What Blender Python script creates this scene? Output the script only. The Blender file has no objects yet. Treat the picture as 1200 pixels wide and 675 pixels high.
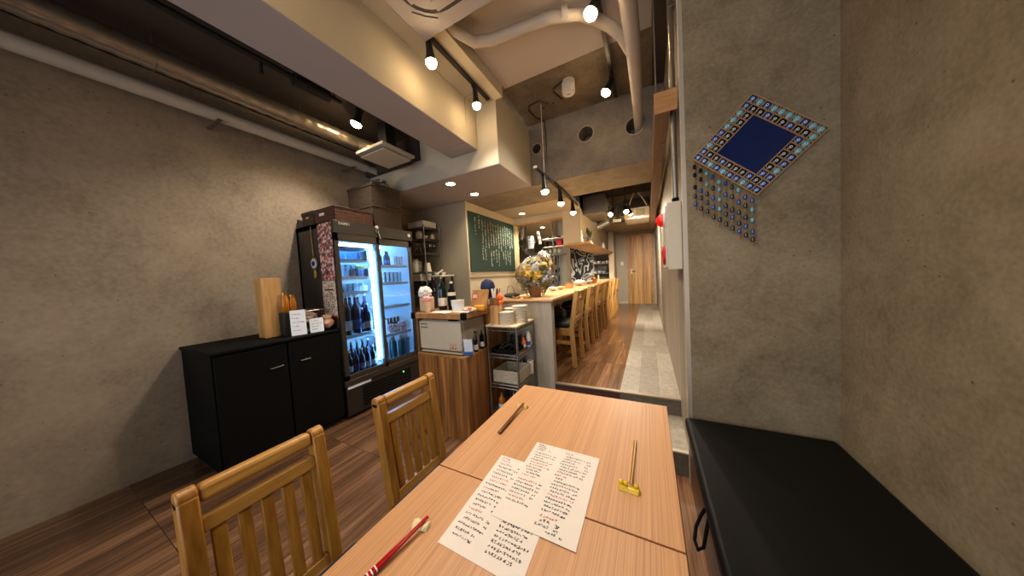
import bpy, bmesh, math, random
from mathutils import Vector, Matrix, noise
C = bpy.context.scene.collection
R = random.Random(7)
PI = math.pi
ORG = {}

# ------------------------------------------------------------------ helpers
class MB:
    """collects verts / faces in world metres"""
    def __init__(s): s.v = []; s.f = []
    def add(s, vs, fs):
        b = len(s.v); s.v += [tuple(v) for v in vs]; s.f += [tuple(b+i for i in f) for f in fs]; return s
    def box(s, x0, x1, y0, y1, z0, z1):
        v = [(x0,y0,z0),(x1,y0,z0),(x1,y1,z0),(x0,y1,z0),(x0,y0,z1),(x1,y0,z1),(x1,y1,z1),(x0,y1,z1)]
        return s.add(v, [(0,3,2,1),(4,5,6,7),(0,1,5,4),(1,2,6,5),(2,3,7,6),(3,0,4,7)])
    def cbox(s, c, d, rz=0, rx=0, ry=0):
        m = Matrix.Translation(c) @ Matrix.Rotation(rz,4,'Z') @ Matrix.Rotation(ry,4,'Y') @ Matrix.Rotation(rx,4,'X')
        h = [a/2 for a in d]
        v = [m @ Vector((sx*h[0],sy*h[1],sz*h[2])) for sz in (-1,1) for sx,sy in ((-1,-1),(1,-1),(1,1),(-1,1))]
        return s.add(v, [(0,3,2,1),(4,5,6,7),(0,1,5,4),(1,2,6,5),(2,3,7,6),(3,0,4,7)])
    def bar(s, p0, p1, w, d, up=(0,0,1)):
        """rectangular bar from p0 to p1; w across, d along the 'up' side"""
        p0, p1 = Vector(p0), Vector(p1); t = (p1-p0).normalized(); u = Vector(up)
        a = t.cross(u).normalized(); b = a.cross(t)
        v = [p + a*sx*w/2 + b*sy*d/2 for p in (p0,p1) for sx,sy in ((-1,-1),(1,-1),(1,1),(-1,1))]
        return s.add(v, [(0,3,2,1),(4,5,6,7),(0,1,5,4),(1,2,6,5),(2,3,7,6),(3,0,4,7)])
    def sweep(s, ps, w, d):
        """one continuous post: rectangle w (y) by d (x) carried along ps"""
        vs = []
        for p in ps: vs += [(p[0]-d/2,p[1]-w/2,p[2]),(p[0]+d/2,p[1]-w/2,p[2]),(p[0]+d/2,p[1]+w/2,p[2]),(p[0]-d/2,p[1]+w/2,p[2])]
        n = len(ps)
        return s.add(vs, [(3,2,1,0), tuple(4*(n-1)+j for j in range(4))] + [(4*i+j,4*i+(j+1)%4,4*i+4+(j+1)%4,4*i+4+j) for i in range(n-1) for j in range(4)])
    def tube(s, pts, r, n=8, caps=True):
        pts = [Vector(p) for p in pts]; k = len(pts)
        rs = r if isinstance(r,(list,tuple)) else [r]*k
        vs = []; ref = None
        for i,p in enumerate(pts):
            t = (pts[min(i+1,k-1)] - pts[max(i-1,0)]).normalized()
            if ref is None: ref = Vector((0,0,1)) if abs(t.z) < .9 else Vector((1,0,0))
            a = t.cross(ref).normalized(); b = t.cross(a).normalized(); ref = -t.cross(a) if False else ref
            vs += [p + (a*math.cos(2*PI*j/n) + b*math.sin(2*PI*j/n))*rs[i] for j in range(n)]
        fs = [(i*n+j, i*n+(j+1)%n, (i+1)*n+(j+1)%n, (i+1)*n+j) for i in range(k-1) for j in range(n)]
        if caps: fs += [tuple(range(n-1,-1,-1)), tuple((k-1)*n+j for j in range(n))]
        return s.add(vs, fs)
    def lathe(s, c, prof, n=16, axis='Z', close=True):
        """prof: list of (radius, height) from bottom to top"""
        c = Vector(c); vs = []
        for r,h in prof:
            for j in range(n):
                a = 2*PI*j/n; x, y = r*math.cos(a), r*math.sin(a)
                vs.append(c + (Vector((x,y,h)) if axis=='Z' else Vector((h,x,y)) if axis=='X' else Vector((y,h,x))))
        k = len(prof)
        fs = [(i*n+j, i*n+(j+1)%n, (i+1)*n+(j+1)%n, (i+1)*n+j) for i in range(k-1) for j in range(n)]
        if close: fs += [tuple(range(n-1,-1,-1)), tuple((k-1)*n+j for j in range(n))]
        return s.add(vs, fs)
    def prism(s, poly, vec):
        """closed 3-d polygon pushed along vec"""
        p = [Vector(q) for q in poly]; d = Vector(vec); n = len(p)
        return s.add(p + [q+d for q in p], [tuple(range(n-1,-1,-1)), tuple(range(n,2*n))] + [(i,(i+1)%n,n+(i+1)%n,n+i) for i in range(n)])
    def quad(s, a, b, c, d): return s.add([a,b,c,d], [(0,1,2,3)])
    def ball(s, c, r, sc=(1,1,1), sub=2, rough=0, freq=3, seed=0):
        bm = bmesh.new(); bmesh.ops.create_icosphere(bm, subdivisions=sub, radius=1)
        vs = []
        for v in bm.verts:
            d = v.co.normalized(); k = 1
            if rough: k += rough*noise.noise(d*freq + Vector((seed*3.7, seed*1.3, seed*.7)))
            vs.append(Vector(c) + Vector((d.x*sc[0], d.y*sc[1], d.z*sc[2]))*r*k)
        fs = [tuple(v.index for v in f.verts) for f in bm.faces]
        bm.free(); return s.add(vs, fs)

def obj(name, mb, mat, parent=None, bevel=0, smooth=True, seg=2, label=None):
    o0 = Vector((0,0,0)); p = parent
    if parent is not None: o0 = ORG[parent.name]
    me = bpy.data.meshes.new(name)
    me.from_pydata([tuple(Vector(v)-o0) for v in mb.v], [], mb.f)
    bm = bmesh.new(); bm.from_mesh(me); bmesh.ops.recalc_face_normals(bm, faces=bm.faces)
    bm.to_mesh(me); bm.free()
    if smooth:
        for q in me.polygons: q.use_smooth = True
        me.set_sharp_from_angle(angle=math.radians(38))
    me.materials.append(mat)
    o = bpy.data.objects.new(name, me); C.objects.link(o)
    if parent is not None: o.parent = parent
    ORG[o.name] = o0
    if bevel:
        b = o.modifiers.new('bevel','BEVEL'); b.width = bevel; b.segments = seg; b.limit_method = 'ANGLE'; b.angle_limit = math.radians(40)
    if label: o['label'] = label
    return o
def tag(o, label, cat, group=None):
    o['label'] = label; o['category'] = cat
    if group: o['group'] = group
    return o
def thing(name, label, cat, loc=(0,0,0), group=None):
    o = bpy.data.objects.new(name, None); C.objects.link(o); o.location = loc; o.empty_display_size = .05
    ORG[o.name] = Vector(loc); return tag(o, label, cat, group)
def struct(name, mb, mat, parent=None, **k):
    o = obj(name, mb, mat, parent, **k)
    if parent is None: o['kind'] = 'structure'
    return o
def one(name, mb, mat, label, cat, group=None, **k): return tag(obj(name, mb, mat, None, **k), label, cat, group)
def dup(root, loc, label, group=None, rz=None):
    r = root.copy(); C.objects.link(r); r.location = loc; r['label'] = label
    if rz is not None: r.rotation_euler = (0,0,rz)
    if group: r['group'] = group
    for ch in list(root.children):
        c = ch.copy(); C.objects.link(c); c.parent = r
        for g in ch.children:
            d = g.copy(); C.objects.link(d); d.parent = c
    return r
ORD = ['first','second','third','fourth','fifth','sixth','seventh','eighth','ninth','tenth','eleventh','twelfth','thirteenth']

# ------------------------------------------------------------------ materials
def lin(h):
    h = h.lstrip('#'); o = []
    for i in (0,2,4):
        c = int(h[i:i+2],16)/255; o.append(c/12.92 if c <= .04045 else ((c+.055)/1.055)**2.4)
    return (*o,1)
def newmat(name):
    m = bpy.data.materials.new(name); m.use_nodes = True; nt = m.node_tree
    return m, nt, nt.nodes['Principled BSDF']
def plain(name, col, rough=.5, metal=0, emit=0, spec=.5, ecol=None, noise_amt=.06, nscale=30):
    m, nt, b = newmat(name)
    tc = nt.nodes.new('ShaderNodeTexCoord'); nz = nt.nodes.new('ShaderNodeTexNoise'); nz.inputs['Scale'].default_value = nscale
    nz.inputs['Detail'].default_value = 3
    nt.links.new(tc.outputs['Object'], nz.inputs['Vector'])
    cr = nt.nodes.new('ShaderNodeValToRGB'); c = lin(col)
    cr.color_ramp.elements[0].color = tuple(x*(1-noise_amt) for x in c[:3]) + (1,)
    cr.color_ramp.elements[1].color = tuple(min(1,x*(1+noise_amt)) for x in c[:3]) + (1,)
    nt.links.new(nz.outputs['Fac'], cr.inputs['Fac']); nt.links.new(cr.outputs['Color'], b.inputs['Base Color'])
    b.inputs['Roughness'].default_value = rough; b.inputs['Metallic'].default_value = metal
    b.inputs['Specular IOR Level'].default_value = spec
    if emit:
        b.inputs['Emission Color'].default_value = lin(ecol or col); b.inputs['Emission Strength'].default_value = emit
    return m
def ramp(nt, stops):
    cr = nt.nodes.new('ShaderNodeValToRGB'); e = cr.color_ramp.elements
    while len(e) < len(stops): e.new(.5)
    for i,(p,c) in enumerate(stops): e[i].position = p; e[i].color = lin(c)
    return cr
def wood(name, dark, mid, light, axis='Y', fine=90, stretch=.04, rough=.45, bump=.02, planks=None, coat=0, mixf=.5, ct=.16):
    """grain stretched along `axis`; planks = (coords, width, length, gap colour)"""
    m, nt, b = newmat(name); L = nt.links.new
    tc = nt.nodes.new('ShaderNodeTexCoord'); mp = nt.nodes.new('ShaderNodeMapping')
    sc = [1,1,1]; sc['XYZ'.index(axis)] = stretch; mp.inputs['Scale'].default_value = sc
    L(tc.outputs['Object'], mp.inputs['Vector'])
    n1 = nt.nodes.new('ShaderNodeTexNoise'); n1.inputs['Scale'].default_value = fine; n1.inputs['Detail'].default_value = 5; n1.inputs['Roughness'].default_value = .6
    n2 = nt.nodes.new('ShaderNodeTexNoise'); n2.inputs['Scale'].default_value = fine*.16; n2.inputs['Detail'].default_value = 3; n2.inputs['Distortion'].default_value = .5
    vec = mp.outputs['Vector']
    if planks:
        br = nt.nodes.new('ShaderNodeTexBrick'); mb_ = nt.nodes.new('ShaderNodeMapping')
        mb_.inputs['Rotation'].default_value = planks['rot']
        L(tc.outputs['Object'], mb_.inputs['Vector']); L(mb_.outputs['Vector'], br.inputs['Vector'])
        br.inputs['Scale'].default_value = 1; br.inputs['Brick Width'].default_value = planks['len']; br.inputs['Row Height'].default_value = planks['w']
        br.inputs['Mortar Size'].default_value = planks.get('gap',.0016); br.inputs['Mortar Smooth'].default_value = .2
        br.inputs['Color1'].default_value = (0,0,0,1); br.inputs['Color2'].default_value = (1,1,1,1); br.inputs['Mortar'].default_value = (.5,.5,.5,1)
        br.offset = .37; br.offset_frequency = 1
        sh = nt.nodes.new('ShaderNodeVectorMath'); sh.operation = 'MULTIPLY_ADD'; sh.inputs[1].default_value = (9,9,9)
        L(br.outputs['Color'], sh.inputs[0]); L(vec, sh.inputs[2]); vec = sh.outputs['Vector']
    L(vec, n1.inputs['Vector']); L(vec, n2.inputs['Vector'])
    mx = nt.nodes.new('ShaderNodeMix'); mx.data_type = 'FLOAT'; mx.inputs[0].default_value = mixf
    L(n1.outputs['Fac'], mx.inputs[2]); L(n2.outputs['Fac'], mx.inputs[3])
    cr = ramp(nt, [(.5-ct,dark),(.5,mid),(.5+ct,light)]); L(mx.outputs[0], cr.inputs['Fac'])
    col = cr.outputs['Color']
    if planks:
        hv = nt.nodes.new('ShaderNodeHueSaturation'); mr = nt.nodes.new('ShaderNodeMapRange')
        mr.inputs['To Min'].default_value = 1-planks.get('var',.25); mr.inputs['To Max'].default_value = 1+planks.get('var',.25)
        L(br.outputs['Color'], mr.inputs['Value']); L(mr.outputs['Result'], hv.inputs['Value']); L(col, hv.inputs['Color'])
        m2 = nt.nodes.new('ShaderNodeMix'); m2.data_type = 'RGBA'; L(br.outputs['Fac'], m2.inputs[0]); L(hv.outputs['Color'], m2.inputs[6]); m2.inputs[7].default_value = lin(planks['seam'])
        col = m2.outputs[2]
    L(col, b.inputs['Base Color']); b.inputs['Roughness'].default_value = rough
    if coat: b.inputs['Coat Weight'].default_value = coat; b.inputs['Coat Roughness'].default_value = .25
    if bump:
        bp = nt.nodes.new('ShaderNodeBump'); bp.inputs['Strength'].default_value = bump*6; bp.inputs['Distance'].default_value = .001
        L(mx.outputs[0], bp.inputs['Height']); L(bp.outputs['Normal'], b.inputs['Normal'])
    return m
def concrete(name, dark, mid, light, scale=2.2, rough=.8, pores=True, bump=.25, streak=1.0):
    m, nt, b = newmat(name); L = nt.links.new
    tc = nt.nodes.new('ShaderNodeTexCoord'); mp = nt.nodes.new('ShaderNodeMapping'); mp.inputs['Scale'].default_value = (1,1,streak)
    L(tc.outputs['Object'], mp.inputs['Vector'])
    n1 = nt.nodes.new('ShaderNodeTexNoise'); n1.inputs['Scale'].default_value = scale; n1.inputs['Detail'].default_value = 9; n1.inputs['Roughness'].default_value = .68; n1.inputs['Distortion'].default_value = .3
    n2 = nt.nodes.new('ShaderNodeTexNoise'); n2.inputs['Scale'].default_value = scale*18; n2.inputs['Detail'].default_value = 5
    for n in (n1,n2): L(mp.outputs['Vector'], n.inputs['Vector'])
    mx = nt.nodes.new('ShaderNodeMix'); mx.data_type = 'FLOAT'; mx.inputs[0].default_value = .3
    L(n1.outputs['Fac'], mx.inputs[2]); L(n2.outputs['Fac'], mx.inputs[3])
    cr = ramp(nt, [(.32,dark),(.5,mid),(.68,light)]); L(mx.outputs[0], cr.inputs['Fac']); col = cr.outputs['Color']
    if pores:
        vo = nt.nodes.new('ShaderNodeTexVoronoi'); vo.inputs['Scale'].default_value = 14; L(tc.outputs['Object'], vo.inputs['Vector'])
        r2 = ramp(nt, [(.03,'#3a352d'),(.07,'#ffffff')]); L(vo.outputs['Distance'], r2.inputs['Fac'])
        mm = nt.nodes.new('ShaderNodeMix'); mm.data_type = 'RGBA'; mm.blend_type = 'MULTIPLY'; mm.inputs[0].default_value = .7
        L(col, mm.inputs[6]); L(r2.outputs['Color'], mm.inputs[7]); col = mm.outputs[2]
    L(col, b.inputs['Base Color']); b.inputs['Roughness'].default_value = rough
    bp = nt.nodes.new('ShaderNodeBump'); bp.inputs['Strength'].default_value = bump; bp.inputs['Distance'].default_value = .004
    L(mx.outputs[0], bp.inputs['Height']); L(bp.outputs['Normal'], b.inputs['Normal'])
    return m
def weave(name, dark, light, scale=60, rough=.7, axis_rot=(0,0,0)):
    m, nt, b = newmat(name); L = nt.links.new
    tc = nt.nodes.new('ShaderNodeTexCoord')
    w1 = nt.nodes.new('ShaderNodeTexWave'); w1.bands_direction = 'Z'; w1.inputs['Scale'].default_value = scale/6; w1.inputs['Distortion'].default_value = 2.5; w1.inputs['Detail Scale'].default_value = 3
    ck = nt.nodes.new('ShaderNodeTexNoise'); ck.inputs['Scale'].default_value = scale*1.3; ck.inputs['Detail'].default_value = 1
    for n in (w1,ck): L(tc.outputs['Object'], n.inputs['Vector'])
    mx = nt.nodes.new('ShaderNodeMix'); mx.data_type = 'FLOAT'; mx.inputs[0].default_value = .8
    L(w1.outputs['Fac'], mx.inputs[2]); L(ck.outputs['Fac'], mx.inputs[3])
    cr = ramp(nt, [(.3,dark),(.7,light)]); L(mx.outputs[0], cr.inputs['Fac']); L(cr.outputs['Color'], b.inputs['Base Color'])
    b.inputs['Roughness'].default_value = rough
    bp = nt.nodes.new('ShaderNodeBump'); bp.inputs['Strength'].default_value = .6; bp.inputs['Distance'].default_value = .004
    L(mx.outputs[0], bp.inputs['Height']); L(bp.outputs['Normal'], b.inputs['Normal'])
    return m
def tile(name, c1, c2, grout, w, h, rot=(0,0,0), rough=.5, loc=(0,0,0)):
    m, nt, b = newmat(name); L = nt.links.new
    tc = nt.nodes.new('ShaderNodeTexCoord'); mp = nt.nodes.new('ShaderNodeMapping'); mp.inputs['Rotation'].default_value = rot; mp.inputs['Location'].default_value = loc
    L(tc.outputs['Object'], mp.inputs['Vector'])
    br = nt.nodes.new('ShaderNodeTexBrick'); L(mp.outputs['Vector'], br.inputs['Vector']); br.inputs['Scale'].default_value = 1
    br.inputs['Brick Width'].default_value = w; br.inputs['Row Height'].default_value = h; br.inputs['Mortar Size'].default_value = .0014
    br.inputs['Color1'].default_value = lin(c1); br.inputs['Color2'].default_value = lin(c2); br.inputs['Mortar'].default_value = lin(grout)
    nz = nt.nodes.new('ShaderNodeTexNoise'); nz.inputs['Scale'].default_value = 26; nz.inputs['Detail'].default_value = 8; nz.inputs['Roughness'].default_value = .7
    L(tc.outputs['Object'], nz.inputs['Vector'])
    r2 = ramp(nt, [(.3,'#c4c4c4'),(.7,'#ffffff')]); L(nz.outputs['Fac'], r2.inputs['Fac'])
    mm = nt.nodes.new('ShaderNodeMix'); mm.data_type = 'RGBA'; mm.blend_type = 'MULTIPLY'; mm.inputs[0].default_value = 1
    L(br.outputs['Color'], mm.inputs[6]); L(r2.outputs['Color'], mm.inputs[7]); L(mm.outputs[2], b.inputs['Base Color'])
    b.inputs['Roughness'].default_value = rough
    return m
def glass(name, tint='#ffffff', rough=.02, mixf=.08, dens=1.0):
    m = bpy.data.materials.new(name); m.use_nodes = True; nt = m.node_tree; nt.nodes.clear(); L = nt.links.new
    out = nt.nodes.new('ShaderNodeOutputMaterial'); t = nt.nodes.new('ShaderNodeBsdfTransparent'); g = nt.nodes.new('ShaderNodeBsdfGlossy')
    t.inputs['Color'].default_value = tuple(x*dens for x in lin(tint)[:3])+(1,); g.inputs['Roughness'].default_value = rough
    fr = nt.nodes.new('ShaderNodeFresnel'); fr.inputs['IOR'].default_value = 1.45
    ad = nt.nodes.new('ShaderNodeMath'); ad.operation = 'ADD'; ad.inputs[1].default_value = mixf; L(fr.outputs[0], ad.inputs[0])
    mx = nt.nodes.new('ShaderNodeMixShader'); L(ad.outputs[0], mx.inputs[0]); L(t.outputs[0], mx.inputs[1]); L(g.outputs[0], mx.inputs[2]); L(mx.outputs[0], out.inputs['Surface'])
    return m
def swirl(name):
    m, nt, b = newmat(name); L = nt.links.new
    tc = nt.nodes.new('ShaderNodeTexCoord'); nz = nt.nodes.new('ShaderNodeTexNoise'); nz.inputs['Scale'].default_value = 2.1; nz.inputs['Detail'].default_value = 0; nz.inputs['Distortion'].default_value = 2.2
    L(tc.outputs['Object'], nz.inputs['Vector'])
    mu = nt.nodes.new('ShaderNodeMath'); mu.operation = 'MULTIPLY'; mu.inputs[1].default_value = 5; L(nz.outputs['Fac'], mu.inputs[0])
    fr = nt.nodes.new('ShaderNodeMath'); fr.operation = 'FRACT'; L(mu.outputs[0], fr.inputs[0])
    cr = ramp(nt, [(.42,'#16171c'),(.5,'#d6d6d4'),(.82,'#8d8f96'),(.9,'#1a1b20')]); L(fr.outputs[0], cr.inputs['Fac']); L(cr.outputs['Color'], b.inputs['Base Color'])
    b.inputs['Roughness'].default_value = .6
    return m
def collage(name, cols, scale=40, rough=.5):
    """printed paper: small random patches of ink"""
    m, nt, b = newmat(name); L = nt.links.new
    tc = nt.nodes.new('ShaderNodeTexCoord'); vo = nt.nodes.new('ShaderNodeTexVoronoi'); vo.inputs['Scale'].default_value = scale; vo.distance = 'CHEBYCHEV'
    L(tc.outputs['Object'], vo.inputs['Vector']); cr = ramp(nt, [(i/len(cols), c) for i,c in enumerate(cols)]); cr.color_ramp.interpolation = 'CONSTANT'
    sp = nt.nodes.new('ShaderNodeSeparateColor'); L(vo.outputs['Color'], sp.inputs[0]); L(sp.outputs[0], cr.inputs['Fac']); L(cr.outputs['Color'], b.inputs['Base Color']); b.inputs['Roughness'].default_value = rough
    return m

M = {}
M['table'] = wood('table_laminate','#9b683b','#b4804f','#c4905d','Y',620,.003,.45,.003,mixf=.2)
M['table_edge'] = plain('table_edge','#6e4426',.5)
M['steel_dark'] = plain('dark_steel','#2b2b2c',.4,.8)
M['floor'] = wood('dining_floor','#422f21','#624632','#866349','Y',60,.05,.2,.02,dict(rot=(0,0,PI/2),len=.9,w=.115,seam='#23140c',var=.3))
M['floor_hall'] = wood('hall_floor','#4b3421','#6c4b30','#8c6846','Y',60,.05,.22,.02,dict(rot=(0,0,PI/2),len=.9,w=.09,seam='#2a180e',var=.3))
M['tile'] = tile('stone_tile','#8b8272','#a69d8c','#6f6658',.6,.149,(0,0,PI/2),.55,(0,-.2,0))
M['tile_riser'] = tile('stone_riser','#6b6559','#756e60','#5a5348',.15,.3,(PI/2,0,0),.6)
M['riser_wood'] = wood('riser_wood','#2c170d','#42241a','#55301f','X',70,.05,.5)
M['nosing'] = plain('step_nosing','#8a7a66',.4,.4)
M['concrete'] = concrete('raw_concrete','#786a57','#968671','#a8977f')
M['concrete_pier'] = concrete('pier_concrete','#64573f','#83745a','#988a70',3.4)
M['concrete_front'] = concrete('beam_face_concrete','#5a5146','#71665a','#857a6b',3.2)
M['concrete_dark'] = concrete('raw_concrete_ceiling','#4d4233','#6c5e4a','#857660',3)
M['concrete_warm'] = concrete('board_marked_concrete','#74695a','#928673','#a69984',3.2)
M['white_paint'] = plain('white_ceiling_paint','#b3a69c',.75,noise_amt=.03,nscale=4)
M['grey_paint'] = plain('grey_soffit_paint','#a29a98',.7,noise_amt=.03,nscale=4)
M['beige_paint'] = plain('beige_plaster','#ada391',.8,noise_amt=.04,nscale=6)
M['beige_light'] = plain('pale_plaster','#cdc0a6',.8,noise_amt=.03,nscale=6)
M['brown_grey'] = plain('taupe_plaster','#938671',.8,noise_amt=.05,nscale=5)
M['dark_ceiling'] = plain('dark_ceiling_paint','#3a3027',.8,noise_amt=.15,nscale=6)
M['hall_wall'] = wood('greige_wall_boards','#695f50','#8b806f','#a89c88','Z',70,.025,.6,.01,dict(rot=(0,PI/2,0),len=14,w=.085,seam='#6e6458',var=.07,gap=.0012))
M['trim'] = plain('pale_trim','#b5aa98',.4,.2)
M['cab_wood'] = wood('walnut_cabinet','#50300f','#845528','#b07a42','Z',55,.04,.4,.01,ct=.14)
M['cab_top'] = wood('walnut_slab','#6d4524','#946537','#b78750','Z',30,.12,.4,.01)
M['oak'] = wood('honey_oak_chair','#7c4f18','#9d6b25','#b88235','Z',80,.06,.38,.01)
M['oak_y'] = wood('honey_oak_rail','#8a5d26','#ab7b36','#c4974d','Y',80,.06,.36,.01)
M['oak_bar'] = wood('bar_chair_oak','#9a6c33','#b98a49','#cb9f5e','Z',80,.06,.42,.01)
M['counter_top'] = wood('pale_counter','#b5895a','#cfa673','#dcb888','Y',60,.04,.4,.005)
M['counter_panel'] = wood('grey_counter_panel','#89806f','#9b9180','#aca290','Z',40,.1,.7,.01)
M['door'] = wood('oak_door','#8a5f2c','#b98a4a','#d0a264','Z',50,.03,.5,.01,ct=.1)
M['beam_wood'] = wood('timber_beam','#6a4a30','#7f5c3d','#94704e','Y',40,.05,.5,.01)
M['beam_end'] = wood('timber_end','#9b6d41','#b5834f','#c89a65','X',50,.08,.5,.01)
M['hood_plate'] = wood('hood_board','#8c7153','#ae9371','#c6ae8c','Y',24,.15,.6,.01)
M['black'] = plain('black_plastic','#040404',.7,spec=.12)
M['black_matt'] = plain('black_matt','#0a0a0b',.6)
M['leather'] = plain('black_leatherette','#080706',.55,noise_amt=.2,spec=.15)
M['navy'] = plain('navy_cushion','#141a2a',.6)
M['bench_wood'] = wood('bench_base','#35200f','#4d3018','#634022','Y',50,.05,.45,.01)
M['fridge'] = plain('fridge_charcoal','#26211c',.45,.1)
M['fridge_frame'] = plain('fridge_door_frame','#3e362d',.35,.4)
M['fridge_in'] = plain('fridge_lining','#dfe8ee',.4)
M['led'] = plain('fridge_tube','#ffffff',.4,0,26,ecol='#92cdff')
M['grille'] = plain('fridge_grille','#1d1512',.5)
M['glassdoor'] = glass('door_glass','#e8f4ff',.02,.02)
M['glass'] = glass('clear_glass','#f2f6f6',.03,.10)
M['glass_blue'] = glass('blue_bottle_glass','#2b5fc0',.05,.06,.7)
M['glass_dark'] = plain('dark_bottle_glass','#0c1712',.12)
M['glass_navy'] = plain('navy_bottle_glass','#152c55',.12)
M['glass_green'] = plain('green_bottle_glass','#1f4a48',.15)
M['glass_amber'] = plain('amber_honey','#a6620f',.2)
M['film'] = glass('cellophane','#fbfaf4',.25,.05)
M['paper'] = plain('menu_paper','#d9cfc4',.75,noise_amt=.02)
M['white'] = plain('white_ceramic','#dcd8cf',.3)
M['cream'] = plain('cream_ceramic','#cfc7b4',.35)
M['plate'] = plain('plate_glaze','#e2d9c6',.3)
M['plate_rim'] = plain('plate_edge','#8b7c66',.4)
M['ink'] = plain('black_ink','#1c1817',.7)
M['red_ink'] = plain('red_ink','#c8553c',.7)
M['chalk'] = plain('white_chalk','#cfd8cf',.9)
M['chalk_pink'] = plain('pink_chalk','#d79a8a',.9)
M['board'] = plain('chalkboard_green','#0d352d',.6,noise_amt=.12,nscale=8)
M['red_stick'] = plain('red_lacquer','#a5101a',.18)
M['brown_stick'] = plain('brown_lacquer','#6b3f20',.25)
M['bamboo'] = plain('bamboo','#b98a3c',.4)
M['yellow'] = plain('yellow_glaze','#d0ac12',.25,noise_amt=.25,nscale=90)
M['rest_white'] = plain('cream_glaze','#d9cb96',.3,noise_amt=.2,nscale=120)
M['rest_gold'] = plain('gold_glaze','#c3a45c',.3,noise_amt=.2,nscale=120)
M['warmer'] = plain('warmer_enamel','#b9ae98',.4)
M['warmer_side'] = plain('warmer_side','#98907e',.45)
M['orange'] = plain('orange_plastic','#e0641a',.4)
M['orange2'] = plain('amber_box','#e39a2b',.5)
M['chrome'] = plain('chrome_wire','#9a968f',.28,.9)
M['chrome_dark'] = plain('grey_steel','#857e75',.32,.85)
M['rack_board'] = plain('pale_board','#d6c39f',.5)
M['basket_grey'] = weave('grey_basket','#857c6a','#cbc1aa',110)
M['basket_brown'] = weave('brown_woven','#2a1207','#5c311b',70)
M['basket_dark'] = weave('dark_woven','#140c06','#4a3722',80)
M['wicker'] = weave('wicker','#7a4a2a','#b5825a',90)
M['woodbox'] = wood('light_wood_box','#a8793f','#c4955a','#d5ab72','Z',60,.06,.5)
M['woodbox_dark'] = wood('brown_wood_box','#6e451f','#875a2e','#9e713f','Z',60,.06,.5)
M['clip'] = wood('clipboard','#7d5223','#9a6c34','#b0844a','Z',30,.2,.5)
M['navy_cloth'] = plain('navy_cloth','#10193f',.8,noise_amt=.2)
M['grey_cloth'] = plain('light_cloth','#b9b2a8',.85,noise_amt=.15)
M['pink'] = plain('pink_wrap','#d58c8f',.6)
M['tan_wrap'] = plain('tan_wrap','#c2a27f',.7,noise_amt=.12)
M['pink_pouch'] = plain('blush_pouch','#b98a72',.75,noise_amt=.2)
M['alu'] = plain('spiral_foil','#a79f93',.3,.85)
M['pipe_white'] = plain('white_pipe','#b9b0a2',.55,noise_amt=.05)
M['pvc'] = plain('pipe_wrap','#b7ab9b',.6,noise_amt=.06,nscale=60)
M['vent_white'] = plain('vent_panel','#b9b1a2',.45)
M['ac'] = plain('air_con_white','#b3a9a3',.45,noise_amt=.03)
M['ac_slot'] = plain('air_con_slot','#3b332d',.6)
M['lamp_body'] = plain('lamp_body','#1c1a18',.4,.3)
M['lamp_glow'] = plain('lamp_glow','#ffffff',.4,0,60,ecol='#ffd9a0')
M['down_glow'] = plain('downlight_glow','#ffffff',.4,0,25,ecol='#ffe6b4')
M['alarm'] = plain('alarm_box','#c3b8a3',.45)
M['alarm_red'] = plain('alarm_red','#d3120f',.2,0,.25)
M['red_plastic'] = plain('red_button','#b3141d',.3)
M['copper'] = plain('copper_strip','#b98a5c',.45,.2)
M['deco_back'] = plain('deco_backing','#14110e',.7)
M['bead_blue'] = plain('blue_glass_bead','#1c3f86',.1)
M['centre_glass'] = plain('navy_centre_glass','#0e2050',.12)
M['bead_black'] = plain('black_glass_bead','#0d1218',.1)
M['bead_aqua'] = plain('aqua_bead','#5f9aa8',.15)
M['bead_white'] = plain('white_eye','#c9dbe0',.2)
M['cord'] = plain('jute_cord','#8a6138',.8)
M['swirl'] = swirl('swirl_wallpaper')
M['kit_wall'] = plain('kitchen_wall','#6b6762',.6)
M['kit_steel'] = plain('kitchen_steel','#8b8983',.3,.8)
M['pillar'] = plain('pillar_grey','#a9aca6',.6)
M['leaf'] = plain('olive_leaf','#5a6128',.6,noise_amt=.3)
M['leaf_dark'] = plain('dark_leaf','#2e3a17',.5,noise_amt=.3)
M['petal_yellow'] = plain('yellow_petal','#d9a93a',.6,noise_amt=.25)
M['petal_white'] = plain('white_petal','#c4c2ba',.6,noise_amt=.2)
M['petal_grey'] = plain('lilac_petal','#a9adb4',.6,noise_amt=.2)
M['purple'] = plain('violet_letter','#6c5578',.6)
M['photo'] = collage('photo_strip',['#d8c7bd','#8c4a48','#5a2c2e','#c69c92','#3c2a2c','#a5544e'],48)
M['flyer'] = collage('printed_flyer',['#d3c2b0','#b59a80','#d9c9b8','#8d755e','#cbb8a4'],70)
M['label_white'] = plain('paper_label','#d5dbe6',.6,noise_amt=.04)
M['blue_label'] = plain('blue_label','#28589e',.5)
M['carton'] = collage('carton_print',['#d8dde6','#c3514a','#d8dde6','#a7b8cc'],60)
M['lettering'] = plain('white_lettering','#e8e4da',.5)
M['warm_red'] = plain('warm_red_text','#cc5a36',.6)
M['shelf_glass'] = glass('shelf_glass','#cfe6f5',.05,.12)
M['brass'] = plain('brass','#a9823c',.3,.9)

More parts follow.
